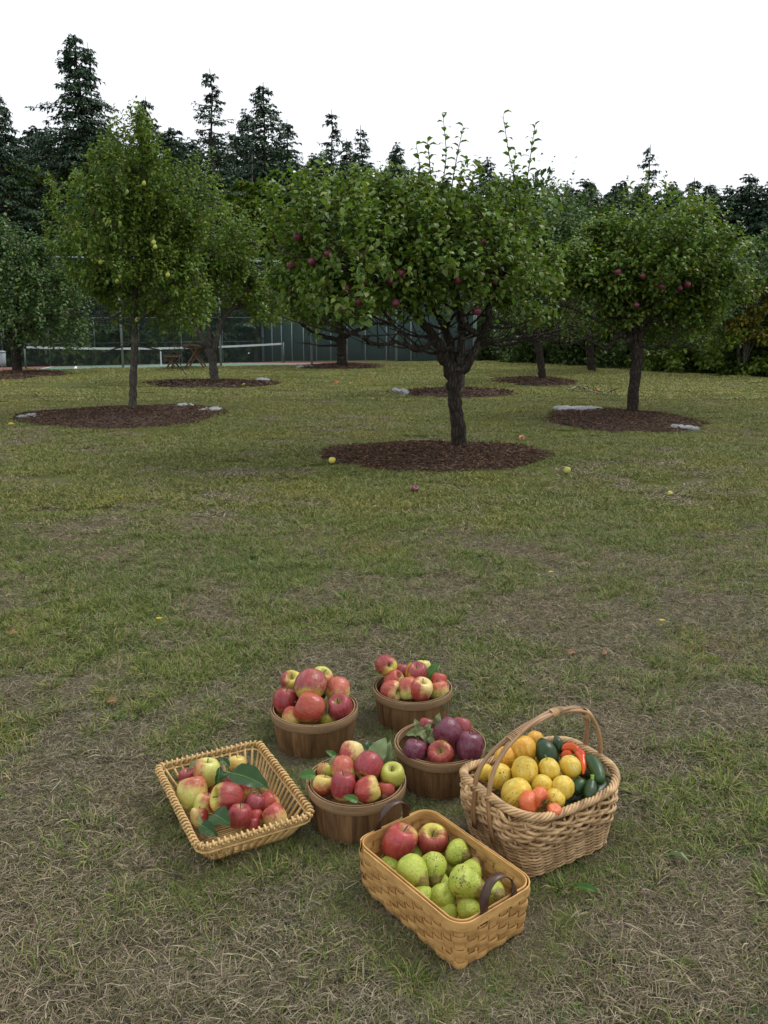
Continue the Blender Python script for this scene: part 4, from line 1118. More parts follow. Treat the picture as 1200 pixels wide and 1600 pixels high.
tree_apples(rt, [(1001, 426, -1.2, 'purple'), (1066, 446, -1.1, 'purple'), (968, 422, -1.2, 'purple'), (1032, 456, -1.2, 'purple'), (994, 482, -1.0, 'purple'), (1077, 440, -1.0, 'purple')], Y7, 0.045)
Y8 = 25.0
orchard_tree('apple_tree', 'shaded apple tree between the slim tree and the right apple tree, before the hedge', 'tree', on_ground(925, 580),
    [(W(925, 581, Y8), 0.16), (W(923, 560, Y8), 0.15), (W(921, 535, Y8), 0.16)],
    [(px_path([(921, 537), (900, 520), (880, 505)], Y8), 0.06), (px_path([(922, 537), (945, 520), (965, 510)], Y8), 0.06), (px_path([(921, 535), (920, 490), (918, 450)], Y8), 0.07)],
    [blob(920, 470, 75, 45, Y8), blob(900, 430, 60, 50, Y8), blob(960, 440, 50, 50, Y8)],
    900, 'apple_leaf', 'apple_bark', seed=15, ln=(0.11, 0.16), per=9, L=(0.3, 0.6))
Y10 = 17.8
orchard_tree('apple_tree', 'pale barked young tree straight behind the big apple trunk', 'tree', on_ground(722, 613),
    [(W(722, 614, Y10), 0.085), (W(722, 570, Y10), 0.08), (W(724, 520, Y10), 0.08), (W(722, 470, Y10), 0.075)],
    [(px_path([(723, 500), (750, 470), (775, 440)], Y10), 0.04), (px_path([(722, 490), (700, 450), (680, 410)], Y10), 0.04)],
    [blob(725, 400, 80, 60, Y10), blob(770, 420, 50, 50, Y10)], 500, 'apple_leaf', 'pear_bark', seed=16, ln=(0.09, 0.13), per=9, L=(0.25, 0.5))

# ------------------------------------------------------------------ broadleaf trees and shrubs of the hedge
def shrub(name, label, blobs, n, lm, seed, size, trunk=None, cat='tree', droop=0.4):
    rng = np.random.default_rng(seed); rd = random.Random(seed)
    c0_ = blobs[0][0]; foot = Vector((c0_.x, c0_.y, float(ground_z(c0_.x, c0_.y)) - .05))
    root = empty(name, foot); tag(root, label, cat)
    bl = [(c - foot, r) for c, r in blobs]
    # clumps within the crown, so that light and dark masses and gaps form
    cc, u = crown_points(bl, max(12, n // 70), rng, 0.75)
    k = rng.integers(0, len(cc), n); rad = np.mean([r[0] for c, r in blobs]) * 0.24
    g = rng.normal(size=(n, 3)); g /= np.linalg.norm(g, axis=1, keepdims=True)
    off = g * np.array([rad, rad, rad * .75]) * (rng.uniform(0.1, 1, n) ** 0.5)[:, None]
    pos_ = cc[k] + off
    d = u[k] * 0.5 + off / rad * 0.8 + rng.normal(0, 0.5, (n, 3)); d[:, 2] -= 0.15
    nm_ = np.array([0, 0, 1.0]) + rng.normal(0, 0.5, (n, 3))
    cl = rng.uniform(0.7, 1.3, len(cc))[k]
    ti = np.ones((n, 3)) * (rng.uniform(0.7, 1.3, n) * cl)[:, None]; ti[:, 0] *= rng.uniform(0.8, 1.35, n)
    v, f, c = leaves(pos_, d, nm_, rng.uniform(size * .7, size * 1.3, n), 0.6, ti, droop)
    o = link('crown', mesh('crown', v, f, MATS[lm], True, c), root)
    m = MB(); top = bl[0][0]
    r0 = 0.022 * max(1.5, (top.z))
    m.tube(crv([Vector((0, 0, -.1)), Vector((rd.uniform(-.2, .2), 0, top.z * .5)), top], 10), [r0 * (1 - .6 * i / 9) for i in range(10)], 8)
    for i in range(9):
        c_, r = bl[rd.randrange(len(bl))]; s0 = Vector((0, 0, top.z * rd.uniform(.15, .7))); e = c_ + Vector((rd.uniform(-.6, .6) * r[0], rd.uniform(-.6, .6) * r[1], rd.uniform(-.5, .6) * r[2]))
        m.tube(crv([s0, s0.lerp(e, .5) + Vector((0, 0, -.1 * r[2])), e], 7), [r0 * .45 * (1 - .7 * q / 6) for q in range(7)], 5)
    m.build('trunk', MATS['pear_bark'], root)
    return root
# the hedge on the right, from the court corner to the frame edge
H = [((765, 510, 62, 55), 34, 'shrub_leaf', 'dark green bush just right of the court fence corner', 0.15), ((845, 520, 60, 52), 31, 'shrub_leaf', 'low dark bush behind the slim apple tree', 0.15),
     ((915, 500, 70, 60), 29.5, 'shrub_leaf', 'dark bush behind the shaded apple tree', 0.15), ((985, 520, 62, 65), 28, 'shrub_leaf', 'deep green bush behind the right apple trunk', 0.15), ((1055, 540, 60, 55), 26.2, 'pear_leaf', 'low green bush right of the right apple trunk', 0.14),
     ((1120, 530, 70, 68), 25.0, 'pear_leaf', 'mid green bush near the right edge of the lawn', 0.14), ((1195, 540, 70, 70), 23.8, 'pear_leaf', 'yellowish green bush at the right edge of the photo', 0.14), ((1275, 540, 70, 80), 23, 'shrub_leaf', 'green bush just outside the right edge', 0.14)]
for i, ((x, y, rx, ry), Y, lm, lab, sz) in enumerate(H):
    shrub('hedge_bush', lab, [blob(x, y, rx, ry, Y), blob(x - rx * .5, y + 25, rx * .6, ry * .6, Y - .5), blob(x + rx * .5, y + 28, rx * .6, ry * .6, Y - .6), blob(x + rx * .2, y - ry * .6, rx * .6, ry * .5, Y + .4)], 5200, lm, 100 + i, sz, cat='bush')
shrub('broadleaf_tree', 'small tree with yellowing leaves at the right edge behind the right apple tree', [blob(1168, 492, 30, 36, 23.3), blob(1192, 455, 28, 30, 23.3), blob(1180, 525, 34, 30, 23.3)], 2600, 'yellow_shrub_leaf', 120, 0.13)
shrub('broadleaf_tree', 'grey green leafy tree at the right edge above the bushes', [blob(1170, 425, 60, 42, 23.5), blob(1120, 420, 45, 35, 23.5), blob(1200, 400, 45, 35, 23.5), blob(1110, 480, 40, 35, 23.6), blob(1240, 430, 50, 60, 23.5)], 7500, 'grey_leaf', 121, 0.12)
M = [((60, 350, 75, 75), 68, 'broad olive green tree at the left behind the court', 'pear_leaf'), ((155, 310, 65, 70), 67, 'round light green tree behind the pear tree', 'pear_leaf'), ((5, 400, 80, 90), 69, 'dark green tree at the left edge behind the court', 'shrub_leaf'),
     ((395, 345, 42, 52), 66.8, 'bright green feathery tree between the tall firs', 'pear_leaf'), ((250, 390, 80, 80), 70, 'dark leafy tree hidden behind the pear tree', 'shrub_leaf'), ((460, 400, 70, 90), 71, 'dark green tree left of the big apple crown', 'shrub_leaf'),
     ((560, 400, 80, 90), 72, 'dark green tree behind the big apple crown', 'shrub_leaf'), ((680, 400, 90, 100), 60, 'dark green tree behind the windscreen corner', 'shrub_leaf'), ((800, 400, 80, 100), 55, 'dark green tree behind the water shoots', 'shrub_leaf')]
for i, ((x, y, rx, ry), Y, lab, lm) in enumerate(M):
    shrub('broadleaf_tree', lab, [blob(x, y, rx, ry, Y, .7), blob(x - rx * .5, y + ry * .5, rx * .7, ry * .6, Y - 1, .7), blob(x + rx * .5, y + ry * .5, rx * .7, ry * .6, Y - 1, .7), blob(x, y - ry * .5, rx * .5, ry * .5, Y, .7)], 8500, lm, 140 + i, 0.46)
# undergrowth behind the far and side fences: one uncountable mass
def undergrowth(name, label, segs, n, lm, size, seed):
    rng = np.random.default_rng(seed); bl = []
    for (x0, y0, x1, y1, h, dep, k) in segs:
        for i in range(k):
            t = (i + .5) / k; x = x0 + (x1 - x0) * t; y = y0 + (y1 - y0) * t; z = float(ground_z(x, y))
            hh = h * rng.uniform(.8, 1.2); w_ = math.hypot(x1 - x0, y1 - y0) / k * .8
            bl.append((Vector((x + rng.uniform(-1, 1), y + rng.uniform(-1, 1), z + hh * .45)), (w_, dep, hh * .6)))
    pos_, u = crown_points(bl, n, rng, .7)
    d = u + rng.normal(0, .6, (n, 3)); nm_ = np.array([0, 0, 1.]) + rng.normal(0, .5, (n, 3))
    ti = np.ones((n, 3)) * rng.uniform(.55, 1.25, n)[:, None]; ti[:, 0] *= rng.uniform(.8, 1.3, n)
    v, f, c = leaves(pos_, d, nm_, rng.uniform(size * .7, size * 1.3, n), .6, ti, .4)
    tag(link(name, mesh(name, v, f, MATS[lm], True, c)), label, kind='stuff')
undergrowth('undergrowth', 'dense dark undergrowth at the foot of the forest', [(-48, 54, -12, 68, 7, 2.5, 14), (-13, 69, 4, 66, 8, 2.5, 8), (3, 66, 9, 40, 7, 2.0, 10), (9, 40, 30, 30, 6, 2.0, 9), (-46, 53, -12, 66, 3, 1.5, 22), (-13, 67.5, 3, 66, 3.5, 1.5, 9), (-60, 60, -16, 77, 13, 3, 18), (-16, 77, 6, 73, 13, 3, 9), (6, 73, 24, 58, 15, 3, 10), (24, 58, 44, 44, 14, 3, 8)], 110000, 'shrub_leaf', 0.62, 31)
undergrowth('hedge_foot_plants', 'low leafy plants along the far edge of the lawn', [(4.6, 32.6, 12.2, 20.6, 1.1, 0.6, 22), (5.2, 33.6, 13, 22.6, 2.0, 1.0, 12)], 26000, 'shrub_leaf', 0.13, 32)

# ------------------------------------------------------------------ conifers
def conifer_mesh(seed, nb, full, droop, sparse_top, tw=0.25, need=1.0):
    """A fir of unit height 1: whorled branches that carry flat drooping sprays. Returns crown and trunk meshes."""
    rd = random.Random(seed); rng = np.random.default_rng(seed)
    P_, D_, N_, L_ = [], [], [], []
    m = MB(); wob = [(rd.uniform(-.006, .006), rd.uniform(-.006, .006)) for _ in range(12)]
    def tr(z): i = min(int(z * 11), 10); t = z * 11 - i; return Vector((wob[i][0] * (1 - t) + wob[i + 1][0] * t, wob[i][1] * (1 - t) + wob[i + 1][1] * t, z))
    m.tube([tr(i / 13 * .999) for i in range(14)], [0.012 * (1 - .93 * i / 13) for i in range(14)], 7)
    for i in range(nb):
        z = 0.10 + 0.89 * (i / nb) ** 0.9
        if rd.random() < sparse_top * z: continue
        z = round(z * 40) / 40 + rd.gauss(0, .0055); env = full * 1.35 * max(0, 1 - z) ** 0.85 * (0.6 + 0.4 * min(1, (z) * 4)) + 0.008
        bl = env * rd.uniform(.5, 1.15) * (1.25 if rd.random() < .12 else 1); a = rd.uniform(0, 6.283)
        o = tr(z); dv = Vector((math.cos(a), math.sin(a), 0)); up0 = rd.uniform(-.05, .35)
        pts = [o + dv * bl * t + Vector((0, 0, bl * (up0 * t - droop * t * t + .12 * t ** 4))) for t in (0, .25, .5, .75, 1)]
        m.tube(pts, [.0028, .002, .0014, .001, .0004], 3, cap=False)
        ns = int(10 + 330 * bl * need)
        sdv = Vector((-dv.y, dv.x, 0))
        for k in range(ns):
            t = rd.uniform(.12, 1.0) ** .8; q = t * 4; j = min(int(q), 3); p_ = pts[j].lerp(pts[j + 1], q - j)
            sg = rd.choice((-1, 1)); wl = bl * .34 * (1 - t * .6) * rd.uniform(.5, 1) + .004
            r_ = rd.uniform(0, 1); pp = p_ + sdv * sg * wl * r_ * .8 + Vector((0, 0, -wl * .3 * r_ + rd.uniform(-.0025, .0015)))
            P_.append(pp); D_.append(sdv * sg * rd.uniform(.3, 1) + dv * rd.uniform(.3, 1) + Vector((0, 0, rd.uniform(-.7, .15)))); N_.append(Vector((rd.uniform(-.6, .6), rd.uniform(-.6, .6), 1))); L_.append(rd.uniform(.009, .019))
    n = len(P_)
    ti = np.ones((n, 3)) * rng.uniform(.55, 1.3, n)[:, None]
    v, f, c = leaves(np.array([list(x) for x in P_]), np.array([list(x) for x in D_]), np.array([list(x) for x in N_]), np.array(L_), .42, ti, .5)
    return mesh('crown', v, f, MATS['conifer_needle'], True, c), m.mesh('trunk', MATS['fir_bark'])
CON = [conifer_mesh(1, 340, .21, .38, .03), conifer_mesh(2, 300, .17, .30, .10), conifer_mesh(3, 230, .17, .25, .25, need=.55), conifer_mesh(4, 380, .24, .45, .0), conifer_mesh(5, 190, .13, .15, .40, need=.7), conifer_mesh(6, 320, .20, .5, .08)]
def conifer(x, y, Y, k, label, wid=1.0, seed=None, name='fir_tree', group=None):
    top = W(x, y, Y); z0 = float(ground_z(top.x, top.y)) - .2; h = top.z - z0
    root = empty(name, Vector((top.x, top.y, z0))); tag(root, label, 'tree', group)
    root.rotation_euler = (0, 0, random.uniform(0, 6.28)); root.scale = (h * wid, h * wid, h)
    link('crown', CON[k][0], root); link('trunk', CON[k][1], root)
    return root
for a in [(118, 52, 66, 3, 'tallest dark fir on the left with a ragged open top', 1.12), (138, 66, 66.6, 2, 'second leader top close right of the tallest fir', .8), (-5, 145, 63, 0, 'dark fir cut by the left edge', 1.15), (48, 205, 74, 1, 'short fir between the left edge fir and the tallest fir', 1), (226, 150, 68, 1, 'fir rising right behind the tip of the pear tree', 1.0),
          (278, 218, 72, 0, 'lower dark fir right of the pear tree tip', 1.1), (328, 106, 66, 2, 'tall airy fir with thin see-through branches', 1.15), (410, 128, 69, 1, 'tall fir with a bare visible upper trunk', 1.2), (384, 172, 73, 0, 'dark dense fir just left of the bare trunked fir', 1.1),
          (450, 185, 73, 5, 'bushy fir left of the slender sparse pair', 1.15), (517, 170, 69, 2, 'slender fir with tiered sparse branches left of centre', 1.0), (566, 195, 70, 4, 'thin clumpy fir right of the slender one', 1.25), (540, 215, 74, 5, 'low fir between the slender fir and the clumpy fir', 1.0),
          (620, 224, 74, 0, 'small dense pointed fir left of the tall water shoots', 1.15), (600, 262, 70, 3, 'low fir at the foot of the small dense pointed fir', 1.0), (762, 247, 76, 0, 'dense fir seen between the two groups of water shoots', 1.2), (740, 285, 72, 5, 'low fir left of the dense fir between the shoots', 1.1), (700, 290, 74, 3, 'low fir behind the left water shoots', 1.0),
          (855, 292, 72, 0, 'fir in the treeline just right of the water shoots', 1.2), (888, 288, 70, 3, 'second fir of the treeline right of the shoots', 1.1), (925, 290, 68, 5, 'third fir of the treeline, bushy', 1.2), (962, 286, 66, 0, 'fir left of the thin broken topped fir', 1.2), (1016, 226, 62, 4, 'thin fir with a sparse clumpy top above the right apple tree', 1.15),
          (1002, 285, 64, 3, 'dark fir under the thin sparse topped fir', 1.2), (1052, 283, 62, 0, 'fir right of the thin sparse topped fir', 1.2), (1084, 277, 60, 1, 'pointed fir above the right end of the apple crown', 1.3), (1108, 284, 60, 5, 'bushy fir next to the pale bare pole', 1.2), (1137, 290, 58, 3, 'low fir left of the big right edge fir', 1.2),
          (1172, 272, 57, 3, 'big round shouldered fir at the right edge', 1.35), (1195, 285, 56, 0, 'fir cut by the right edge of the photo', 1.3), (820, 285, 74, 1, 'fir hidden behind the right water shoots', 1.2), (660, 262, 77, 1, 'distant fir behind the left water shoots', 1.1),
          (490, 240, 76, 3, 'low dark fir behind the left of the big apple crown', 1.2), (15, 255, 71, 3, 'low dark fir at the left edge above the olive tree', 1.2), (180, 250, 74, 3, 'low dark fir left behind the pear tree tip', 1.2), (350, 250, 75, 3, 'low dark fir filling in behind the airy fir', 1.2), (1245, 260, 55, 3, 'fir just outside the right edge', 1.3), (-60, 200, 66, 3, 'fir just outside the left edge', 1.2)]:
    conifer(*a)
rf = random.Random(5)
MARKS = [(-10, 'the left edge of the photo'), (48, 'the short fir near the left edge'), (118, 'the tallest fir'), (170, 'the round light green tree'), (226, 'the tip of the pear tree'), (278, 'the lower fir beside the pear tip'), (328, 'the tall airy fir'), (396, 'the pale dead snag'), (450, 'the bushy fir'),
         (517, 'the slender sparse fir'), (566, 'the thin clumpy fir'), (620, 'the small dense pointed fir'), (690, 'the left water shoots'), (762, 'the fir between the shoots'), (820, 'the right water shoots'), (888, 'the second treeline fir'), (962, 'the fir before the broken topped one'), (1016, 'the sparse topped thin fir'), (1084, 'the pointed treeline fir'), (1107, 'the bare pole-like tree'), (1172, 'the round shouldered fir'), (1215, 'the right edge of the photo')]
used_labels = {}
def wall_label(x):
    mx_, nm = min(MARKS, key=lambda q: abs(q[0] - x)); side = 'left' if x < mx_ else 'right'; k = used_labels.get((nm, side), 0); used_labels[(nm, side)] = k + 1
    return 'packed wall fir, %s %s of %s' % (['low and just', 'a step further', 'third in line', 'fourth in line', 'fifth in line'][k], side, nm)
for i in range(46):
    x = -40 + 29 * i + rf.uniform(-8, 8); y = float(np.interp(x, [-40, 100, 300, 480, 640, 700, 860, 1250], [200, 206, 212, 226, 256, 280, 290, 288])) + rf.uniform(-14, 16)
    conifer(x, y, rf.uniform(76, 84), (0, 3, 5, 3)[i % 4], wall_label(x), 1.35 + rf.uniform(0, .3), group='firs of the forest wall')
def pole(x, y0, y1, Y, r, label):
    a = W(x, y1, Y); g = float(ground_z(a.x, a.y)); b_ = W(x - 2, y0, Y); root = empty('dead_tree', Vector((a.x, a.y, g))); tag(root, label, 'tree')
    h = b_.z - g; m = MB(); m.tube(crv([(0, 0, 0), (.1, 0, h * .4), (-.05, 0, h * .75), (b_.x - a.x, 0, h)], 12), [r * (1 - .75 * i / 11) for i in range(12)], 6); m.build('trunk', MATS['dead_wood'], root)
    m = MB()
    for k in range(9):
        z = h * random.uniform(.5, .97); t = random.uniform(0, 6.28); m.tube([(0, 0, z), (math.cos(t) * .5, math.sin(t) * .3, z + .25)], [r * .3, r * .08], 4)
    m.build('branch_stubs', MATS['dead_wood'], root)['kind'] = 'stuff'
pole(396, 240, 330, 67.6, .10, 'pale dead snag standing before the firs left of centre')
pole(1107, 296, 420, 50, .085, 'pale bare pole-like dead tree in the right treeline')

# ------------------------------------------------------------------ the baskets
def base_m(c, yaw): return Matrix.Translation(Vector((c.x, c.y, SLOPE * c.y))) @ TILT @ Matrix.Rotation(yaw, 4, 'Z')
ZB = -0.005

def peck_basket(c, R, label, yaw, group='round splint baskets'):
    root = empty('round_basket', base_m(c, yaw)); tag(root, label, 'basket', group)
    rb, Hh = R * 0.865, 0.132; N = 20
    rd = random.Random(int(yaw * 100))
    def prof(t, dr=0):  # 0 bottom .. 1 top
        return (rb + (R - .006 - rb) * (1 - (1 - t) ** 1.7) + dr, ZB + Hh * t)
    # staves
    for i in range(N):
        a0 = 2 * math.pi * i / N; w_ = 2 * math.pi / N * rd.uniform(.955, 1.0) ; lay = rd.uniform(0, .0022)
        vs = []; K = 6; J = 4
        for k in range(K + 1):
            r, z = prof(k / K)
            wk = w_ * (0.96 + .06 * k / K)
            for j in range(J + 1):
                a = a0 + wk * (j / J - .5); bulge = 0.0009 * (1 - (2 * j / J - 1) ** 2)
                for th in (0, -0.0022): vs.append(((r + lay + bulge + th) * math.cos(a), (r + lay + bulge + th) * math.sin(a), z))
        f = []; Wd = (J + 1) * 2
        for k in range(K):
            for j in range(J):
                o = k * Wd + j * 2; f.append((o, o + 2, o + 2 + Wd, o + Wd)); f.append((o + 1, o + 1 + Wd, o + 3 + Wd, o + 3))
            o = k * Wd; f.append((o, o + Wd, o + Wd + 1, o + 1)); o = k * Wd + J * 2; f.append((o, o + 1, o + Wd + 1, o + Wd))
        for j in range(J): o = K * Wd + j * 2; f.append((o, o + 2, o + 3, o + 1))
        st = mesh('stave', vs, f, MATS['stave_wood'], False); link('stave', st, root)
    def hoop(name, r, z0, z1, th, a0, a1, spiral=0.0, lean=0.0, bow=0.0014):
        K = 64; vs = []; zs = [z0, z0 + (z1 - z0) * .3, z0 + (z1 - z0) * .7, z1]
        for k in range(K + 1):
            t = k / K; a = a0 + (a1 - a0) * t; rr = r + spiral * t
            for q, z in enumerate(zs):
                bb = bow if q in (1, 2) else 0; vs.append(((rr + bb + lean * q / 3) * math.cos(a), (rr + bb + lean * q / 3) * math.sin(a), z))
            for q, z in enumerate(reversed(zs)):
                q2 = 3 - q; vs.append(((rr - th + lean * q2 / 3) * math.cos(a), (rr - th + lean * q2 / 3) * math.sin(a), z))
        f = []
        for k in range(K):
            for j in range(8):
                o = k * 8; f.append((o + j, o + 8 + j, o + 8 + (j + 1) % 8, o + (j + 1) % 8))
        f.append(tuple(range(8))); f.append(tuple(K * 8 + q for q in range(7, -1, -1)))
        link(name, mesh(name, vs, f, MATS['hoop_wood'], False), root)
    r1, z1 = prof(1)
    s0 = rd.uniform(0, 6)
    hoop('outer_hoop', r1 + 0.0045, ZB + Hh - .026, ZB + Hh + .003, .0030, s0, s0 + 6.283 + .25, .0034, .0015)
    hoop('inner_hoop', r1 - 0.0030, ZB + Hh - .020, ZB + Hh + .0035, .0030, s0 + 2, s0 + 2 + 6.283 - .02, 0, .001, 0)
    vs = [(rb * .995 * math.cos(6.283 * k / 40), rb * .995 * math.sin(6.283 * k / 40), z) for z in (ZB + .001, ZB + .007) for k in range(40)]
    f = [tuple(range(39, -1, -1)), tuple(range(40, 80))] + [(k, (k + 1) % 40, 40 + (k + 1) % 40, 40 + k) for k in range(40)]
    link('bottom', mesh('bottom', vs, f, MATS['stave_wood'], False), root)
    # staples in the hoop, small bright ones
    for k in range(6):
        a = s0 + k * 1.05 + .1; m = MB(); m.box((0, 0, 0), (.0012, .0012, .009)); m.build('staple', MATS['galvanised'], root, False, Matrix.Translation(((r1 + .0085) * math.cos(a), (r1 + .0085) * math.sin(a), ZB + Hh - .013)) @ Matrix.Rotation(a, 4, 'Z'))
    return root
peck_basket(ROUND['A'][0], .157, 'round wooden basket at the back left heaped with big mottled apples', .3)
peck_basket(ROUND['B'][0], .149, 'round dark wooden basket farthest back, full of small striped apples', 1.1)
peck_basket(ROUND['C'][0], .150, 'round wooden basket in the front middle, behind the leather handle', 2.3)
peck_basket(ROUND['D'][0], .150, 'round wooden basket with purple apples beside the willow handle basket', 3.9)

def rrect(a, b_, r, n):
    """n points evenly spaced along a rounded rectangle of half sizes a, b."""
    pts = []; K = 16
    for cx, cy, s in ((a - r, b_ - r, 0), (-a + r, b_ - r, 1), (-a + r, -b_ + r, 2), (a - r, -b_ + r, 3)):
        for k in range(K + 1):
            t = math.pi / 2 * (s + k / K); pts.append((cx + r * math.cos(t), cy + r * math.sin(t)))
    pts = np.array(pts + [pts[0]]); d = np.r_[0, np.cumsum(np.hypot(*np.diff(pts, axis=0).T))]
    s = np.linspace(0, d[-1], n, endpoint=False)
    return np.stack([np.interp(s, d, pts[:, 0]), np.interp(s, d, pts[:, 1])], 1)
def outward(pl):
    t = np.roll(pl, -1, 0) - np.roll(pl, 1, 0); t /= np.linalg.norm(t, axis=1, keepdims=True)
    return np.stack([t[:, 1], -t[:, 0]], 1)

def rod_basket():
    c, yaw, a, b_ = ROD; root = empty('rod_basket', base_m(c, yaw)); tag(root, 'shallow rectangular basket of pale golden willow rods with flaring sides', 'basket')
    N = 116; Hh = .097; Mw = MATS['rod_wood']; rd = random.Random(4)
    top = rrect(a - .006, b_ - .006, .030, N); bot = rrect(a - .068, b_ - .052, .030, N)
    ot = outward(top)
    for i in range(N):
        j = (i + 2) % N if i % 2 == 0 else (i - 1) % N       # rods run in leaning pairs
        p0 = Vector((*bot[i], ZB + .004)); p1 = Vector((*(top[i] * .6 + top[j] * .4), Hh - .004))
        o = Vector((*ot[i], 0)); mid = p0.lerp(p1, .5) - o * .004 + Vector((0, 0, -.008))
        q = crv([p0, mid, p1 + o * .003], 5); m = MB(); rr = rd.uniform(.0036, .0047)
        m.tube(q, [rr * .9, rr, rr, rr, rr], 6); m.build('rod', Mw, root)
    for r_, z, off in ((.0052, Hh, 0), (.0036, Hh - .017, -.006), (.0034, Hh - .022, -.001)):
        pl = rrect(a - .006 + off, b_ - .006 + off, .030, 90); m = MB(); m.tube([(x, y, z) for x, y in pl], r_, 7, closed=True); m.build('rim_rod', Mw, root)
    # coils that bind the rim
    coil = MB(); ring = [(math.cos(t) * .0092, t * .0011 - .0035, math.sin(t) * .0092) for t in [6.283 * k / 12 for k in range(13)]]
    coil.tube(ring, .0034, 5); cm = coil.mesh('rim_wrap', Mw)
    n2 = 96; pl = rrect(a - .006, b_ - .006, .030, n2); ow = outward(pl)
    for i in range(n2):
        o = Vector((*ow[i], 0)); t = Vector((-o.y, o.x, 0)); M4 = Matrix((o, t, Vector((0, 0, 1)))).transposed().to_4x4()
        link('rim_wrap', cm, root, Matrix.Translation((pl[i][0], pl[i][1], Hh)) @ M4 @ Matrix.Rotation(rd.uniform(.12, .3), 4, 'X') @ Matrix.Scale(rd.uniform(.92, 1.1), 4))
    # floor of rods lying side by side
    L = a - .068; w2 = b_ - .052
    for i in range(36):
        x = -L + .008 + (2 * L - .016) * i / 35; m = MB(); m.tube([(x, -w2 + .004, ZB + .004), (x + rd.uniform(-.002, .002), 0, ZB + .006), (x, w2 - .004, ZB + .004)], .0036, 5); m.build('floor_rod', Mw, root)
    for y in (-w2 * .6, 0, w2 * .6):
        m = MB(); m.tube([(-L, y, ZB + .011), (L, y, ZB + .011)], .004, 5); m.build('floor_rod', Mw, root)
rod_basket()

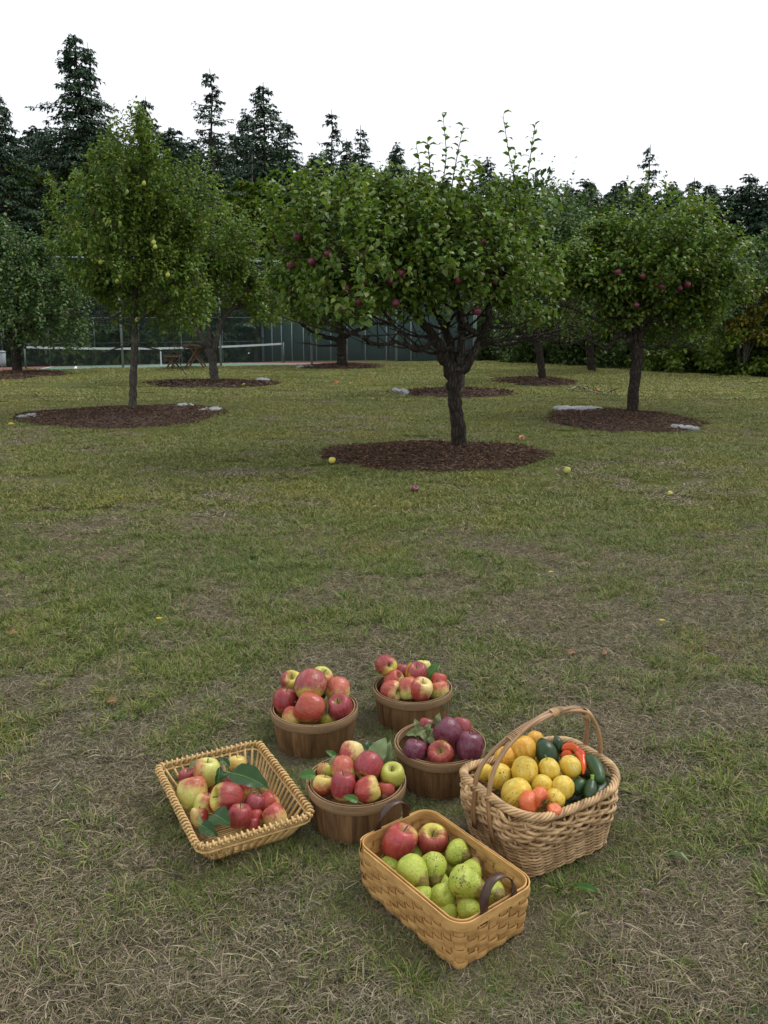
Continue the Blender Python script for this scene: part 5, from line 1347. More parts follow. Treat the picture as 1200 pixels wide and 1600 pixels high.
def splint_basket():
    c, yaw, a, b_ = SPL; root = empty('splint_basket', base_m(c, yaw)); tag(root, 'rectangular woven splint basket with two brown leather handles, nearest the camera', 'basket')
    Mw = MATS['splint_wood']; Hh = .133; NS = 36; rows = 6; rd = random.Random(2)
    def ring(z, dr, n):
        k = z / Hh; return rrect(a - .018 + .015 * k + dr, b_ - .016 + .013 * k + dr, .022 + .020 * k, n)
    # stakes
    for i in range(NS):
        lo = []; K = 7
        for k in range(K + 1):
            z = ZB + (Hh - .01) * k / K; pl = ring(z, 0, NS * 12); j0 = i * 12; ow = outward(pl)
            row = []
            for d in (-4, 0, 4):
                q = pl[(j0 + d) % len(pl)]; o = ow[(j0 + d) % len(pl)]
                ph = math.cos(math.pi * (k / K * rows + i)) * .0012
                row.append((Vector((q[0], q[1], z)) + Vector((o[0], o[1], 0)) * (ph + .0008), Vector((q[0], q[1], z)) + Vector((o[0], o[1], 0)) * (ph - .0008)))
            lo.append(row)
        vs = [p_ for row in lo for pr in row for p_ in pr]; f = []
        for k in range(K):
            for d in range(2):
                o = k * 6 + d * 2; f += [(o, o + 2, o + 8, o + 6), (o + 1, o + 7, o + 9, o + 3)]
            o = k * 6; f += [(o, o + 6, o + 7, o + 1), (o + 4, o + 5, o + 11, o + 10)]
        link('stake', mesh('stake', vs, f, Mw, False), root)
    hrow = (Hh - .020 - ZB) / rows
    for r in range(rows):
        n = NS * 8; vs = []; z0 = ZB + hrow * r + .0008; z1 = z0 + hrow - .0016; zs = [z0, z0 + .3 * (z1 - z0), z0 + .7 * (z1 - z0), z1]
        rings = [(ring(z, 0, n), z) for z in zs]; ows = [outward(x[0]) for x in rings]
        for k in range(n):
            w_ = math.cos(math.pi * (k / 8 + r)); wv = math.copysign(abs(w_) ** .6, w_) * (.0052 if r else .0030)
            for q in range(4):
                pl, z = rings[q]; o = ows[q][k]; e = (.0007 if q in (1, 2) else 0); vs.append((pl[k][0] + o[0] * (wv + e + .0008), pl[k][1] + o[1] * (wv + e + .0008), z))
            for q in (3, 0):
                pl, z = rings[q]; o = ows[q][k]; vs.append((pl[k][0] + o[0] * (wv - .0008), pl[k][1] + o[1] * (wv - .0008), z))
        f = []
        for k in range(n):
            a1 = k * 6; b1 = ((k + 1) % n) * 6
            for j in range(6): f.append((a1 + j, b1 + j, b1 + (j + 1) % 6, a1 + (j + 1) % 6))
        link('weaver', mesh('weaver', vs, f, Mw, False), root)
    # floor
    for i in range(9):
        y = (b_ - .022) * (-1 + 2 * (i + .5) / 9); m = MB(); m.box((0, y, ZB + .003), (2 * (a - .02), .022, .002)); m.build('floor_splint', Mw, root, False)
    for i in range(14):
        x = (a - .024) * (-1 + 2 * (i + .5) / 14); m = MB(); m.box((x, 0, ZB + .0055), (.022, 2 * (b_ - .02), .002)); m.build('floor_splint', Mw, root, False)
    def band(name, dr, z0, z1, th, n=150, k0=0, k1=None, extra=0.0):
        k1 = n + 1 if k1 is None else k1; vs = []
        pls = [(rrect(a - .004 + dr, b_ - .004 + dr, .044 + dr, n), z) for z in (z0, z1)]; ow = outward(pls[0][0]); idx = list(range(k0, k1))
        for s_, k in enumerate(idx):
            kk = k % n; e = extra * s_ / len(idx)
            for q in (0, 1):
                pl, z = pls[q]; vs.append((pl[kk][0] + ow[kk][0] * (e), pl[kk][1] + ow[kk][1] * (e), z))
            for q in (1, 0):
                pl, z = pls[q]; vs.append((pl[kk][0] + ow[kk][0] * (e - th), pl[kk][1] + ow[kk][1] * (e - th), z))
        f = []
        for i in range(len(idx) - 1):
            for j in range(4): f.append((i * 4 + j, i * 4 + 4 + j, i * 4 + 4 + (j + 1) % 4, i * 4 + (j + 1) % 4))
        f += [(0, 1, 2, 3), tuple((len(idx) - 1) * 4 + q for q in (3, 2, 1, 0))]
        o = link(name, mesh(name, vs, f, Mw, False), root); bv = o.modifiers.new('bevel', 'BEVEL'); bv.width = .0007; bv.segments = 1
    # outer band broken behind the far handle, inner band whole
    band('outer_rim', .0048, Hh - .024, Hh + .001, .0034, 150, 84, 84 + 146, .0)
    band('inner_rim', -.0030, Hh - .022, Hh + .003, .0034, 150)
    # leather handles in the middle of both short ends
    for s in (-1, 1):
        pts = []; hw = .050; hh = .066
        x = s * (a - .0035)
        path = [(x + s * .001, -hw, Hh - .03), (x + s * .001, -hw, Hh + .004)] + [(x - s * .010 * math.sin(t), -hw * math.cos(t), Hh + .004 + hh * math.sin(t) ** .8) for t in [math.pi * k / 14 for k in range(1, 14)]] + [(x + s * .001, hw, Hh + .004), (x + s * .001, hw, Hh - .03)]
        m = MB(); vs = []
        for i, p_ in enumerate(path):
            p_ = Vector(p_); t = Vector(path[min(i + 1, len(path) - 1)]) - Vector(path[max(i - 1, 0)]); t.normalize()
            wd = Vector((1, 0, 0)) if 1 < i < len(path) - 2 else Vector((0, 1, 0))
            k = min(1, max(0, min(i - 1, len(path) - 2 - i)) / 3); sgn = -1 if i < len(path) / 2 else 1
            wd = (Vector((s, 0, 0)) * k + Vector((0, sgn * -1, 0)) * (1 - k)).normalized() if True else wd
            wd = (wd - t * wd.dot(t)); wd = wd.normalized() * .0115 if wd.length > .05 else Vector((0, .0115, 0))
            nn = t.cross(wd).normalized() * .0012
            vs += [p_ - wd - nn, p_ + wd - nn, p_ + wd + nn, p_ - wd + nn]
        f = []
        for i in range(len(path) - 1):
            for j in range(4): f.append((i * 4 + j, i * 4 + (j + 1) % 4, i * 4 + 4 + (j + 1) % 4, i * 4 + 4 + j))
        f += [(3, 2, 1, 0), tuple((len(path) - 1) * 4 + q for q in range(4))]
        h = link('handle', mesh('handle', vs, f, MATS['leather'], True), root)
    for k in range(10):
        pl = rrect(a + .0012, b_ + .0012, .048, 10); q = pl[k]; m = MB(); m.tube([(0, 0, -.001), (0, 0, .001)], .0016, 6); m.build('tack', MATS['brass'], root, True, Matrix.Translation((q[0], q[1], Hh - .012)) @ Matrix.Rotation(math.pi / 2, 4, 'Y'))
splint_basket()

def willow_basket():
    c, yaw, a, b_ = WIL; root = empty('willow_basket', base_m(c, yaw)); tag(root, 'tall willow basket with a hooped handle holding yellow cucumbers', 'basket')
    Mw = MATS['willow_wood']; rd = random.Random(6); NS = 30
    def size(k): return a - .048 + .048 * math.sin(k * 1.4), b_ - .016 + .016 * math.sin(k * 1.4)   # k 0 bottom .. 1 rim
    def rimz(x, y): return .188 + .024 * min(1, (abs(x) / a)) ** 2 - .006 * min(1, abs(y) / b_) ** 2
    def row(k, amp, ph, n, rr, name='weaver', lumps=0.0):
        sa, sb = size(k); pl = rrect(sa, sb, .05 + .05 * k, n); ow = outward(pl); pts = []
        for i in range(n):
            w_ = math.cos(math.pi * (i / (n / NS) + ph)) * amp; x, y = pl[i]
            z = ZB + .004 + (rimz(x, y) - .010) * k + math.sin(i * .23 + ph * 9 + k * 30) * lumps
            pts.append((x + ow[i][0] * w_, y + ow[i][1] * w_, z))
        m = MB(); m.tube(pts, rr, 6, closed=True); m.build(name, Mw, root)
    # stakes
    for i in range(NS):
        q = []
        for k in (0, .25, .5, .75, .98):
            sa, sb = size(k); pl = rrect(sa, sb, .05 + .05 * k, NS); x, y = pl[i]; q.append((x, y, ZB + (rimz(x, y) - .01) * k))
        m = MB(); m.tube(crv(q, 8), .0034, 6); m.build('stake', Mw, root)
    n = NS * 6; low = 17
    for r in range(low):
        row(.02 + .50 * r / low, .0042, r % 2, n, .0032 * rd.uniform(.9, 1.08), lumps=.0006)
    up = 9
    for r in range(up):                         # thicker rods of the upper half
        row(.53 + .42 * r / up, .0082, (r % 2) + .5 * (r // 2 % 2), n, .0052 * rd.uniform(.85, 1.1), lumps=.0022)
    # plaited border: three ropes of two rods that wind round each other
    for s in range(6):
        sa, sb = size(1.0); m = MB(); n3 = 200; pl = rrect(sa + .001, sb + .001, .10, n3); ow = outward(pl); pts = []
        for i in range(n3):
            t = 2 * math.pi * (i * 15 / n3 + s / 6); x, y = pl[i]; e = math.cos(t) * .0095; zz = math.sin(t * (1)) * .0080
            pts.append((x + ow[i][0] * e, y + ow[i][1] * e, rimz(x, y) + zz + .002))
        m.tube(pts, .0046, 6, closed=True); m.build('border_rod', Mw, root)
    # floor
    sa, sb = size(0)
    for i in range(24):
        y = (sb - .006) * (-1 + 2 * (i + .5) / 24); m = MB(); m.tube([(-sa + .004, y, ZB + .006), (0, y, ZB + .008), (sa - .004, y, ZB + .006)], .005, 5); m.build('floor_rod', Mw, root)
    # handle: four rods over the top, parted into two feet at each side
    hm = MATS['handle_wood']; HA = .388
    def arch(off, tw):
        pts = []
        for k in range(31):
            t = math.pi * (k / 30); x = -(a + .006) * math.cos(t) * (1 + .10 * math.sin(t)); z = .185 + (HA - .185) * math.sin(t) ** .80
            x += .055 * math.sin(t) ** 2
            spread = max(0, abs(math.cos(t)) - .55) / .45
            y = off * (0.0065 + .028 * spread ** 1.5) + .0035 * math.sin(tw + k * .55) * (1 - spread)
            zz = z + .0035 * math.cos(tw + k * .55) * (1 - spread)
            pts.append((x, y, zz))
        x0, y0, z0 = pts[0]; x1, y1, z1 = pts[-1]
        pts = [(x0 + .012, y0 + off * .012, .075), (x0 + .002, y0 + off * .007, .13)] + pts + [(x1 - .002, y1 + off * .007, .13), (x1 - .012, y1 + off * .012, .075)]
        m = MB(); m.tube(crv(pts, 70), .0052, 7); m.build('handle_rod', hm, root)
    arch(-1, 0); arch(1, 2.1); arch(-.85, 3.6); arch(.8, 5.2)
    for t in (.30 * math.pi, .50 * math.pi, .72 * math.pi):
        for k in range(9):
            tt = t + (k - 4) * .021; x = -(a + .006) * math.cos(tt) * (1 + .10 * math.sin(tt)) + .055 * math.sin(tt) ** 2; z = .185 + (HA - .185) * math.sin(tt) ** .80
            dx = (a + .006) * (math.sin(tt) - .10 * math.cos(2 * tt)) + .055 * math.sin(2 * tt); dz = (HA - .185) * .80 * math.sin(tt) ** -.2 * math.cos(tt); d = Vector((dx, 0, dz)).normalized()
            u = Vector((0, 1, 0)); v_ = d.cross(u); m = MB(); m.tube([Vector((x, 0, z)) + u * .0135 * math.cos(q) + v_ * .0105 * math.sin(q) for q in [6.283 * j / 10 for j in range(10)]], .0020, 5, closed=True); m.build('handle_binding', Mw, root)
willow_basket()
# ------------------------------------------------------------------ the fruit
def axis_m(ax, spin=0.0):
    z = Vector(ax).normalized(); q = z.to_track_quat('Z', 'Y'); return q.to_matrix().to_4x4() @ Matrix.Rotation(spin, 4, 'Z')
def fruit_at(px, py, d, h):
    """centre and radius of a fruit seen at a pixel, its centre h above the lawn"""
    c = P(px, py, h); a = (px - 600) / F; t = c.y / (CP - (py - 800) / F * SP)
    return c, d / 2 * t / F
def apple(px, py, d, h, kind, blush, label, ax=(0, 0, 1), bd=None, group=None, stripe=.35, bloom=.15, stem=True, v=None, sq=1.0):
    c, r = fruit_at(px, py, d, h); spin = random.uniform(0, 6.28); R = axis_m(ax, spin)
    root = link('apple', APPLES[(v if v is not None else random.randrange(7))], None, Matrix.Translation(c) @ R @ Matrix.Diagonal((r * 1.02, r * 1.02, r * 1.04 * sq, 1)))
    b_ = R.inverted().to_3x3() @ Vector(bd if bd else (0, .3, 1)); skin(root, kind, blush, b_, stripe, bloom)
    tag(root, label, 'apple', group)
    if stem: link('stem', STEM, root)
    return root
gA, gB, gC, gD, gR, gS, gW = 'apples in the back left round basket', 'apples in the farthest round basket', 'apples in the front round basket', 'purple apples in the round basket', 'apples in the rod basket', 'fruit in the splint basket', 'vegetables in the willow basket'
TOV = (0, -.75, .65)     # axis leaning towards the camera
A_ = [(445, 1097, 38, .135, 'crimson', .9, 'dark red apple at the left of the back left round basket', (.1, .2, 1), None, .2, .2),
      (484, 1071, 48, .200, 'yellow', .45, 'large apple, red above and yellow below, topmost in the back left round basket', (.1, .9, .5), (.0, .3, 1), .25, .6),
      (456, 1067, 33, .150, 'yellow', .0, 'red and yellow apple peeping out behind the topmost one on the left', (.1, -.5, .8), (-1, 0, .3), .3, .2),
      (501, 1060, 34, .185, 'green', -.1, 'yellow green ribbed apple at the back of the back left round basket', (.4, -.3, .9), (.6, -.6, -.3), .2, .1),
      (527, 1080, 38, .150, 'pale', .15, 'pale blushed apple at the right back of the back left round basket', (0, .8, .6), (0, 0, 1), .5, .3),
      (531, 1106, 40, .140, 'crimson', .7, 'red apple with its stem hollow facing up, right in the back left round basket', (-.2, -.45, .9), (.3, -.3, .6), .25, .35),
      (485, 1106, 46, .155, 'orange', .75, 'squarish orange red apple at the front of the back left round basket', (-.9, .1, .35), (0, -.3, .8), .3, .2),
      (456, 1122, 32, .110, 'orange', .0, 'yellow orange apple low behind the rim of the back left round basket', (.2, .5, .6), None, .3, .1),
      (514, 1118, 34, .105, 'yellow', -.1, 'yellow apple tucked between the square apple and the red one', (.2, .5, .6), None, .3, .1)]
for q in A_: apple(*q[:7], ax=q[7], bd=q[8], stripe=q[9], bloom=q[10], group=gA)
B_ = [(604, 1040, 33, .190, 'yellow', .55, 'red apple perched on the left of the farthest round basket', (-.25, .85, -.35), (-.9, .4, .7), .35, .2),
      (627, 1050, 26, .155, 'crimson', .7, 'pinkish red apple beside the perched apple', (0, .3, 1), None, .2, .6),
      (615, 1064, 31, .145, 'pink', .5, 'red and cream apple in the second row left of the farthest basket', (.7, -.3, .6), (-.7, 0, .7), .4, .1),
      (611, 1079, 33, .130, 'pink', .35, 'apple with red left and yellow right side at the left rim of the farthest basket', (.75, -.6, .15), (-1, 0, .3), .4, .1),
      (639, 1075, 34, .142, 'pale', .35, 'red shouldered apple with a green base near the middle of the farthest basket', (.2, -.4, -.9), (0, .2, 1), .35, .3),
      (652, 1052, 31, .178, 'crimson', .75, 'purplish red apple with its stem hollow up, at the top middle of the farthest basket', (-.1, -.35, .9), (.4, 0, .4), .2, .5),
      (661, 1045, 25, .158, 'pale', .0, 'cream apple at the back of the farthest basket', (0, .3, 1), (0, 0, -1), .4, .1),
      (658, 1078, 36, .148, 'pink', .55, 'shiny striped red apple at the front of the farthest basket', (.2, -.2, .9), (-.3, 0, -.2), .8, .1),
      (684, 1066, 28, .140, 'pink', .30, 'red and cream apple at the right back of the farthest basket', (.2, .4, .9), (-.2, 0, 1), .4, .1),
      (686, 1079, 30, .125, 'pale', .15, 'pink and green apple at the right rim of the farthest basket', (-.2, .3, .9), (0, .2, 1), .3, .1),
      (636, 1060, 28, .125, 'red', .5, 'red apple half buried in the middle of the farthest basket', (0, 0, 1), None, .3, .1)]
for q in B_: apple(*q[:7], ax=q[7], bd=q[8], stripe=q[9], bloom=q[10], group=gB)
C_ = [(549, 1180, 36, .160, 'pink', .05, 'orange and yellow apple at the back top of the front round basket', (.2, .7, .7), (-.6, -.4, .0), .5, .1),
      (536, 1201, 38, .165, 'pale', .25, 'pinkish cream apple left of the deep red one in the front round basket', (.1, -.3, -.9), (-.2, 0, .9), .5, .2),
      (575, 1199, 43, .172, 'crimson', .85, 'deep red apple with its eye facing left, topmost in the front round basket', (.45, .75, .35), (.2, .2, .5), .15, .3),
      (613, 1212, 37, .150, 'green', -.45, 'yellow green apple with a small scratch at the right of the front round basket', (-.1, -.35, .9), (-.5, -.5, -.8), .2, .1),
      (508, 1206, 27, .120, 'green', .1, 'green and red apple at the left back of the front round basket', (0, .3, 1), (-1, 0, .4), .3, .1),
      (505, 1228, 33, .128, 'orange', .30, 'orange apple with a yellow top at the left rim of the front round basket', (.2, .3, .9), (-.1, -.4, -.8), .5, .1),
      (536, 1230, 39, .150, 'crimson', .95, 'tall deep crimson apple at the front of the front round basket', (.05, .1, 1), None, .15, .2),
      (573, 1234, 39, .150, 'red', .45, 'bright red apple with a yellow right side at the front of the front round basket', (.9, .1, .3), (-1, -.2, .1), .5, .1),
      (602, 1236, 28, .120, 'pink', .8, 'small pink red apple behind the leather handle', (0, .3, 1), None, .2, .3),
      (556, 1214, 32, .110, 'crimson', .5, 'dark apple buried in the middle of the front round basket', (0, 0, 1), None, .3, .1)]
for q in C_: apple(*q[:7], ax=q[7], bd=q[8], stripe=q[9], bloom=q[10], group=gC, sq=1.12 if 'tall' in q[6] else 1)
D_ = [(649, 1175, 38, .132, 'purple', 1.0, 'purple apple at the left of the basket with purple apples', (.2, .2, .9), None, .1, .7),
      (689, 1180, 41, .130, 'yellow', .95, 'red apple with a starry yellow top at the front of the basket with purple apples', (-.05, -.65, .75), (0, -.5, -.4), .75, .1),
      (733, 1168, 45, .145, 'purple', 1.0, 'large purple apple at the right of the basket with purple apples', (.1, .3, .9), None, .1, .8),
      (700, 1144, 43, .185, 'purple', .95, 'crimson purple apple on top of the basket with purple apples', (-.6, .3, .6), None, .15, .6),
      (721, 1138, 30, .165, 'crimson', .8, 'rosy apple behind the top purple apple', (.2, .5, .8), None, .3, .6),
      (666, 1134, 24, .140, 'crimson', .8, 'small rosy apple behind the wilted leaves', (.2, .3, .8), None, .3, .4),
      (675, 1160, 30, .105, 'purple', .9, 'dark apple in the shade under the wilted leaves', (.2, .3, .8), None, .2, .2)]
for q in D_: apple(*q[:7], ax=q[7], bd=q[8], stripe=q[9], bloom=q[10], group=gD)
R_ = [(323, 1208, 42, .100, 'pale', -.15, 'yellow apple with a red left side under leaves at the back of the rod basket', (.1, .1, 1), (-1, -.2, .2), .3, .1),
      (293, 1216, 28, .070, 'crimson', .6, 'rosy red apple at the left back of the rod basket', (0, 0, 1), None, .2, .4),
      (301, 1240, 45, .078, 'pale', -.2, 'pale yellow apple with a pink flush at the left of the rod basket', (-.2, .5, .8), (.2, .2, .8), .3, .2),
      (371, 1196, 28, .075, 'orange', .3, 'pale orange apple behind the large green leaf', (0, .2, .9), (0, 0, -1), .3, .1),
      (320, 1258, 34, .065, 'pale', .1, 'small greenish apple with a pink cheek in front of the pale yellow apple', (.3, .3, .8), (.8, .2, .5), .3, .1),
      (356, 1246, 46, .105, 'yellow', .55, 'red and yellow apple with a deep stem hollow, in the middle of the rod basket', (-.75, -.5, .4), (.8, -.1, .2), .6, .1),
      (374, 1276, 38, .085, 'crimson', 1.0, 'smooth crimson apple at the front of the rod basket', (.1, .2, 1), None, .1, .3),
      (396, 1258, 34, .070, 'crimson', .9, 'purplish red apple right of the middle of the rod basket', (.3, .3, .8), None, .1, .7),
      (419, 1255, 33, .065, 'red', .7, 'bright red apple with a yellow edge at the right of the rod basket', (.7, .3, .6), (-.3, 0, .2), .2, .1),
      (430, 1276, 36, .062, 'pink', .0, 'cream and pink apple at the right front of the rod basket', (-.5, .2, .6), (-.2, 0, .9), .5, .1),
      (399, 1277, 25, .050, 'red', .5, 'small red apple with a yellow base between the crimson and the cream apple', (0, -.3, -.9), (0, 0, 1), .3, .1),
      (312, 1277, 28, .050, 'pink', .1, 'small green and red apple by the left front corner of the rod basket', (0, .3, .9), (1, 0, .2), .3, .1),
      (394, 1290, 24, .042, 'crimson', .7, 'small red apple low at the front wall of the rod basket', (0, .3, .9), None, .2, .1),
      (354, 1222, 26, .065, 'crimson', .8, 'small dark red apple in the shade of the large leaf', (0, .3, .9), None, .2, .1),
      (343, 1268, 30, .048, 'red', .5, 'red apple under the lower green leaf', (0, .3, .9), None, .2, .1),
      (330, 1232, 28, .045, 'red', .6, 'red apple deep between the pale yellow and the middle apple', (0, .3, .9), None, .2, .1),
      (378, 1232, 30, .045, 'crimson', .6, 'dark red apple deep under the large leaf', (0, .3, .9), None, .2, .1)]
for q in R_: apple(*q[:7], ax=q[7], bd=q[8], stripe=q[9], bloom=q[10], group=gR)
apple(623, 1317, 52, .105, 'red', .72, 'large red apple with a yellow streaked shoulder in the left corner of the splint basket', ax=(.35, .1, .9), bd=(-.4, -.3, .2), stripe=.55, bloom=.4, group=gS)
apple(675, 1313, 46, .105, 'yellow', .75, 'striped red apple with a yellow green top beside the large red apple', ax=(0, -.5, .85), bd=(0, -.5, -.8), stripe=.9, group=gS)

def pear_f(px, py, d, h, label, ax, sp, v=0, ln=1.0):
    c, r = fruit_at(px, py, d, h); R = axis_m(ax, random.uniform(0, 6.28))
    o = link('pear', PEARS[v % 4], None, Matrix.Translation(c) @ R @ Matrix.Diagonal((r, r, r * ln, 1)) @ Matrix.Translation((0, 0, -.12)))
    o['speckle'] = float(sp); tag(o, label, 'pear', 'pears in the splint basket')
    m = MB(); m.tube(crv([(0, 0, 1.45), (.03, .02, 1.7), (.10, .05, 1.85)], 4), [.07, .06, .05, .07], 5); m.build('stem', MATS['stem_brown'], o)
for q in [(645, 1361, 49, .112, 'smooth plain green pear pointing down right, left of the middle', (.62, -.62, -.35), .0, 0, .95), (678, 1355, 43, .098, 'green pear peppered with black specks right of the smooth one', (.1, -.75, -.5), 1.0, 1, .95),
          (714, 1333, 43, .095, 'round green pear with a brown scarred side near the right long wall', (.75, -.55, -.15), .8, 2, .72), (727, 1379, 52, .118, 'blotchy speckled green pear with a brown tip, on top at the right', (.85, -.35, -.25), 1.0, 3, .95),
          (735, 1363, 38, .088, 'plain green pear behind the blotchy pear', (.4, .6, .3), .1, 0, .9), (659, 1402, 38, .074, 'green pear low against the left long wall', (-.5, .5, .1), .35, 1, .9), (691, 1402, 42, .075, 'green pear with a brownish russet belly at the front middle', (-.2, .7, -.6), .4, 2, 1.0),
          (731, 1419, 38, .070, 'green pear at the front end wall left of the handle', (-.3, .4, .6), .3, 3, .9), (699, 1426, 34, .055, 'pale green pear lowest at the front wall', (-.5, .3, .2), .2, 0, .9), (608, 1352, 32, .065, 'small green pear under the large red apple', (.3, .4, .2), .5, 1, .9),
          (611, 1366, 28, .050, 'green pear low at the left wall of the splint basket', (.2, .4, .3), .2, 2, .9), (772, 1396, 38, .080, 'green pear under the front leather handle', (.3, -.7, .3), .4, 3, .95), (650, 1333, 26, .068, 'brownish pear end showing between the two apples', (.0, .4, .8), .4, 0, 1.0),
          (688, 1381, 34, .055, 'green pear half hidden in the middle', (.2, .7, .3), .3, 1, .9), (750, 1392, 34, .050, 'green pear hidden below the blotchy one', (.2, .7, .3), .3, 1, .9), (640, 1386, 34, .048, 'green pear deep below the smooth one', (.2, .7, .3), .2, 2, .9), (704, 1356, 34, .045, 'green pear deep by the round scarred one', (.2, .7, .3), .2, 2, .9)]:
    pear_f(q[0], q[1], q[2], q[3], q[4], q[5], q[6], q[7], q[8])

# lemon cucumbers: nearly round with soft ribs
def lemon_geo(seed, seg=24):
    r = random.Random(seed); ph = r.uniform(0, 6.28); v = [(0, 0, 1.0)]; R = 15
    for i in range(1, R):
        t = math.pi * i / R
        for k in range(seg):
            a = 6.2832 * k / seg; q = math.sin(t) ** .92 * (1 + .018 * math.cos(8 * a + ph) + .03 * math.cos(2 * a + ph)); v.append((q * math.cos(a), q * math.sin(a), math.cos(t) * 1.05 - (.06 if i == 1 else 0)))
    v.append((0, 0, -1.0)); f = [(0, 1 + k, 1 + (k + 1) % seg) for k in range(seg)]
    for i in range(R - 2):
        for k in range(seg): a = 1 + i * seg; f.append((a + k, a + seg + k, a + seg + (k + 1) % seg, a + (k + 1) % seg))
    last = 1 + (R - 2) * seg; f += [(last + k, len(v) - 1, last + (k + 1) % seg) for k in range(seg)]
    return v, f
LEM = {n: [mesh('lemon_cucumber', *lemon_geo(s), MATS[n]) for s in range(2)] for n in ('lemon_cucumber_skin', 'orange_cucumber_skin')}
def lemon(px, py, d, h, label, ax, sp, orange=False, stalk=False, ln=1.0, nub=False):
    c, r = fruit_at(px, py, d, h); R = axis_m(ax, random.uniform(0, 6))
    o = link('lemon_cucumber', random.choice(LEM['orange_cucumber_skin' if orange else 'lemon_cucumber_skin']), None, Matrix.Translation(c) @ R @ Matrix.Diagonal((r, r, r * ln, 1))); o['speckle'] = float(sp)
    tag(o, label, 'cucumber', 'round yellow cucumbers in the willow basket')
    if stalk: m = MB(); m.tube(crv([(0, 0, .95), (.1, 0, 1.15), (.05, .1, 1.5)], 5), [.06, .05, .05, .05, .06], 5); m.build('stem', MATS['stem_green'], o)
    if nub: m = MB(); m.tube([(0, 0, .85), (0, 0, 1.05), (0, 0, 1.1)], [.42, .36, .2], 12); m.build('blossom_end', MATS['orange_cucumber_skin'], o)
for q in [(781, 1213, 38, .205, 'pale yellow round cucumber covered in black specks at the left', (.4, .1, 1), 1.0), (791, 1183, 35, .215, 'orange cucumber with a round blossom end at the far left', (-.7, -.6, .3), .2, True, False, 1, True),
          (819, 1171, 40, .235, 'orange yellow cucumber, large, second from the left at the back', (-.3, .2, .9), .9, True), (836, 1156, 27, .225, 'small orange cucumber at the very back', (.2, .2, .9), .3, True), (820, 1204, 42, .232, 'yellow cucumber with a few black marks in the middle left', (.2, .2, .9), .5),
          (858, 1202, 34, .235, 'yellow cucumber with a curled stalk', (-.25, -.1, 1), .25, False, True), (891, 1198, 34, .230, 'yellow cucumber right of the stalked one, under the red peppers', (-.3, -.1, .9), .1), (807, 1240, 47, .205, 'biggest yellow cucumber at the lower left by the tomato', (.5, -.1, .5), .5, False, False, 1.02),
          (847, 1227, 32, .212, 'small yellow cucumber in the middle above the tomato', (.3, -.1, .9), .6), (879, 1231, 37, .208, 'pale lemon cucumber right of the middle', (.1, -.3, .9), .05), (866, 1249, 34, .190, 'yellow cucumber with a black crack right of the tomato', (.4, -.3, .6), .9), (758, 1207, 26, .185, 'small yellow cucumber behind the left handle foot', (.3, 0, .9), .2),
          (800, 1212, 34, .160, 'yellow cucumber hidden in the second layer left', (0, 0, 1), .1), (840, 1190, 34, .165, 'yellow cucumber hidden in the second layer back', (0, 0, 1), .1), (862, 1216, 36, .165, 'yellow cucumber hidden in the second layer middle', (0, 0, 1), .1), (835, 1250, 34, .150, 'yellow cucumber hidden under the tomato', (0, 0, 1), .1)]:
    lemon(*q)
def long_veg(name, label, cat, pts, radii, mat, stem=None, stemmat='stem_green', n=14, star=False):
    p0 = Vector(pts[0]); root = link(name, None, None) if False else None
    cv = crv([Vector(p_) - p0 for p_ in pts], 16); rr = [float(np.interp(i / 15 * (len(radii) - 1), range(len(radii)), radii)) for i in range(16)]
    m = MB(); m.tube(cv, rr, n); root = m.build(name, MATS[mat], None, True, Matrix.Translation(p0)); tag(root, label, cat, gW)
    if stem:
        a = cv[-1] if stem > 0 else cv[0]; d = (cv[-1] - cv[-2]) if stem > 0 else (cv[0] - cv[1]); d.normalize(); m = MB(); r = abs(stem)
        m.tube(crv([a - d * r * .6, a + d * r * .8, a + d * r * 2.2 + Vector((0, 0, r * .4))], 6), [r * (1.6 if star else 1.1), r * .9, r * .75, r * .75, r * .8, r * 1.05], 8); m.build('stem', MATS[stemmat], root)
    return root
def pt(px, py, h): return P(px, py, h)
long_veg('cucumber', 'thick dark green cucumber leaning upright in the back middle', 'cucumber', [pt(862, 1200, .20), pt(857, 1185, .222), pt(850, 1168, .243), pt(845, 1155, .250)], [.014, .028, .0315, .033, .029, .018, .006], 'green_cucumber_skin')
long_veg('cucumber', 'thin dark green cucumber tip standing behind the thick one', 'cucumber', [pt(875, 1178, .21), pt(872, 1163, .235), pt(868, 1148, .255)], [.012, .0155, .0165, .0165, .015, .009, .002], 'green_cucumber_skin')
long_veg('zucchini', 'dark green zucchini with a pale green stem at the right rim', 'zucchini', [pt(915, 1180, .235), pt(924, 1190, .232), pt(933, 1204, .226), pt(938, 1222, .215)], [.006, .017, .021, .022, .0215, .019, .012], 'green_cucumber_skin')
long_veg('zucchini', 'dark zucchini with a star shaped light green stem end', 'zucchini', [pt(918, 1246, .195), pt(922, 1236, .200), pt(925, 1222, .212)], [.006, .016, .019, .017, .014], 'green_cucumber_skin', stem=.0085, star=True)
long_veg('zucchini', 'dark green zucchini lying low behind the pale lemon cucumber', 'zucchini', [pt(893, 1240, .178), pt(903, 1230, .190), pt(914, 1222, .195)], [.007, .020, .023, .022, .012], 'green_cucumber_skin')
long_veg('zucchini', 'dark zucchini lying low along the right wall of the willow basket', 'zucchini', [pt(905, 1258, .150), pt(925, 1246, .160), pt(943, 1232, .165), pt(951, 1216, .160)], [.010, .022, .024, .023, .012], 'green_cucumber_skin')
long_veg('zucchini', 'dark zucchini deep at the back right corner of the willow basket', 'zucchini', [pt(905, 1205, .165), pt(925, 1212, .165), pt(945, 1224, .160)], [.012, .023, .023, .012], 'green_cucumber_skin')
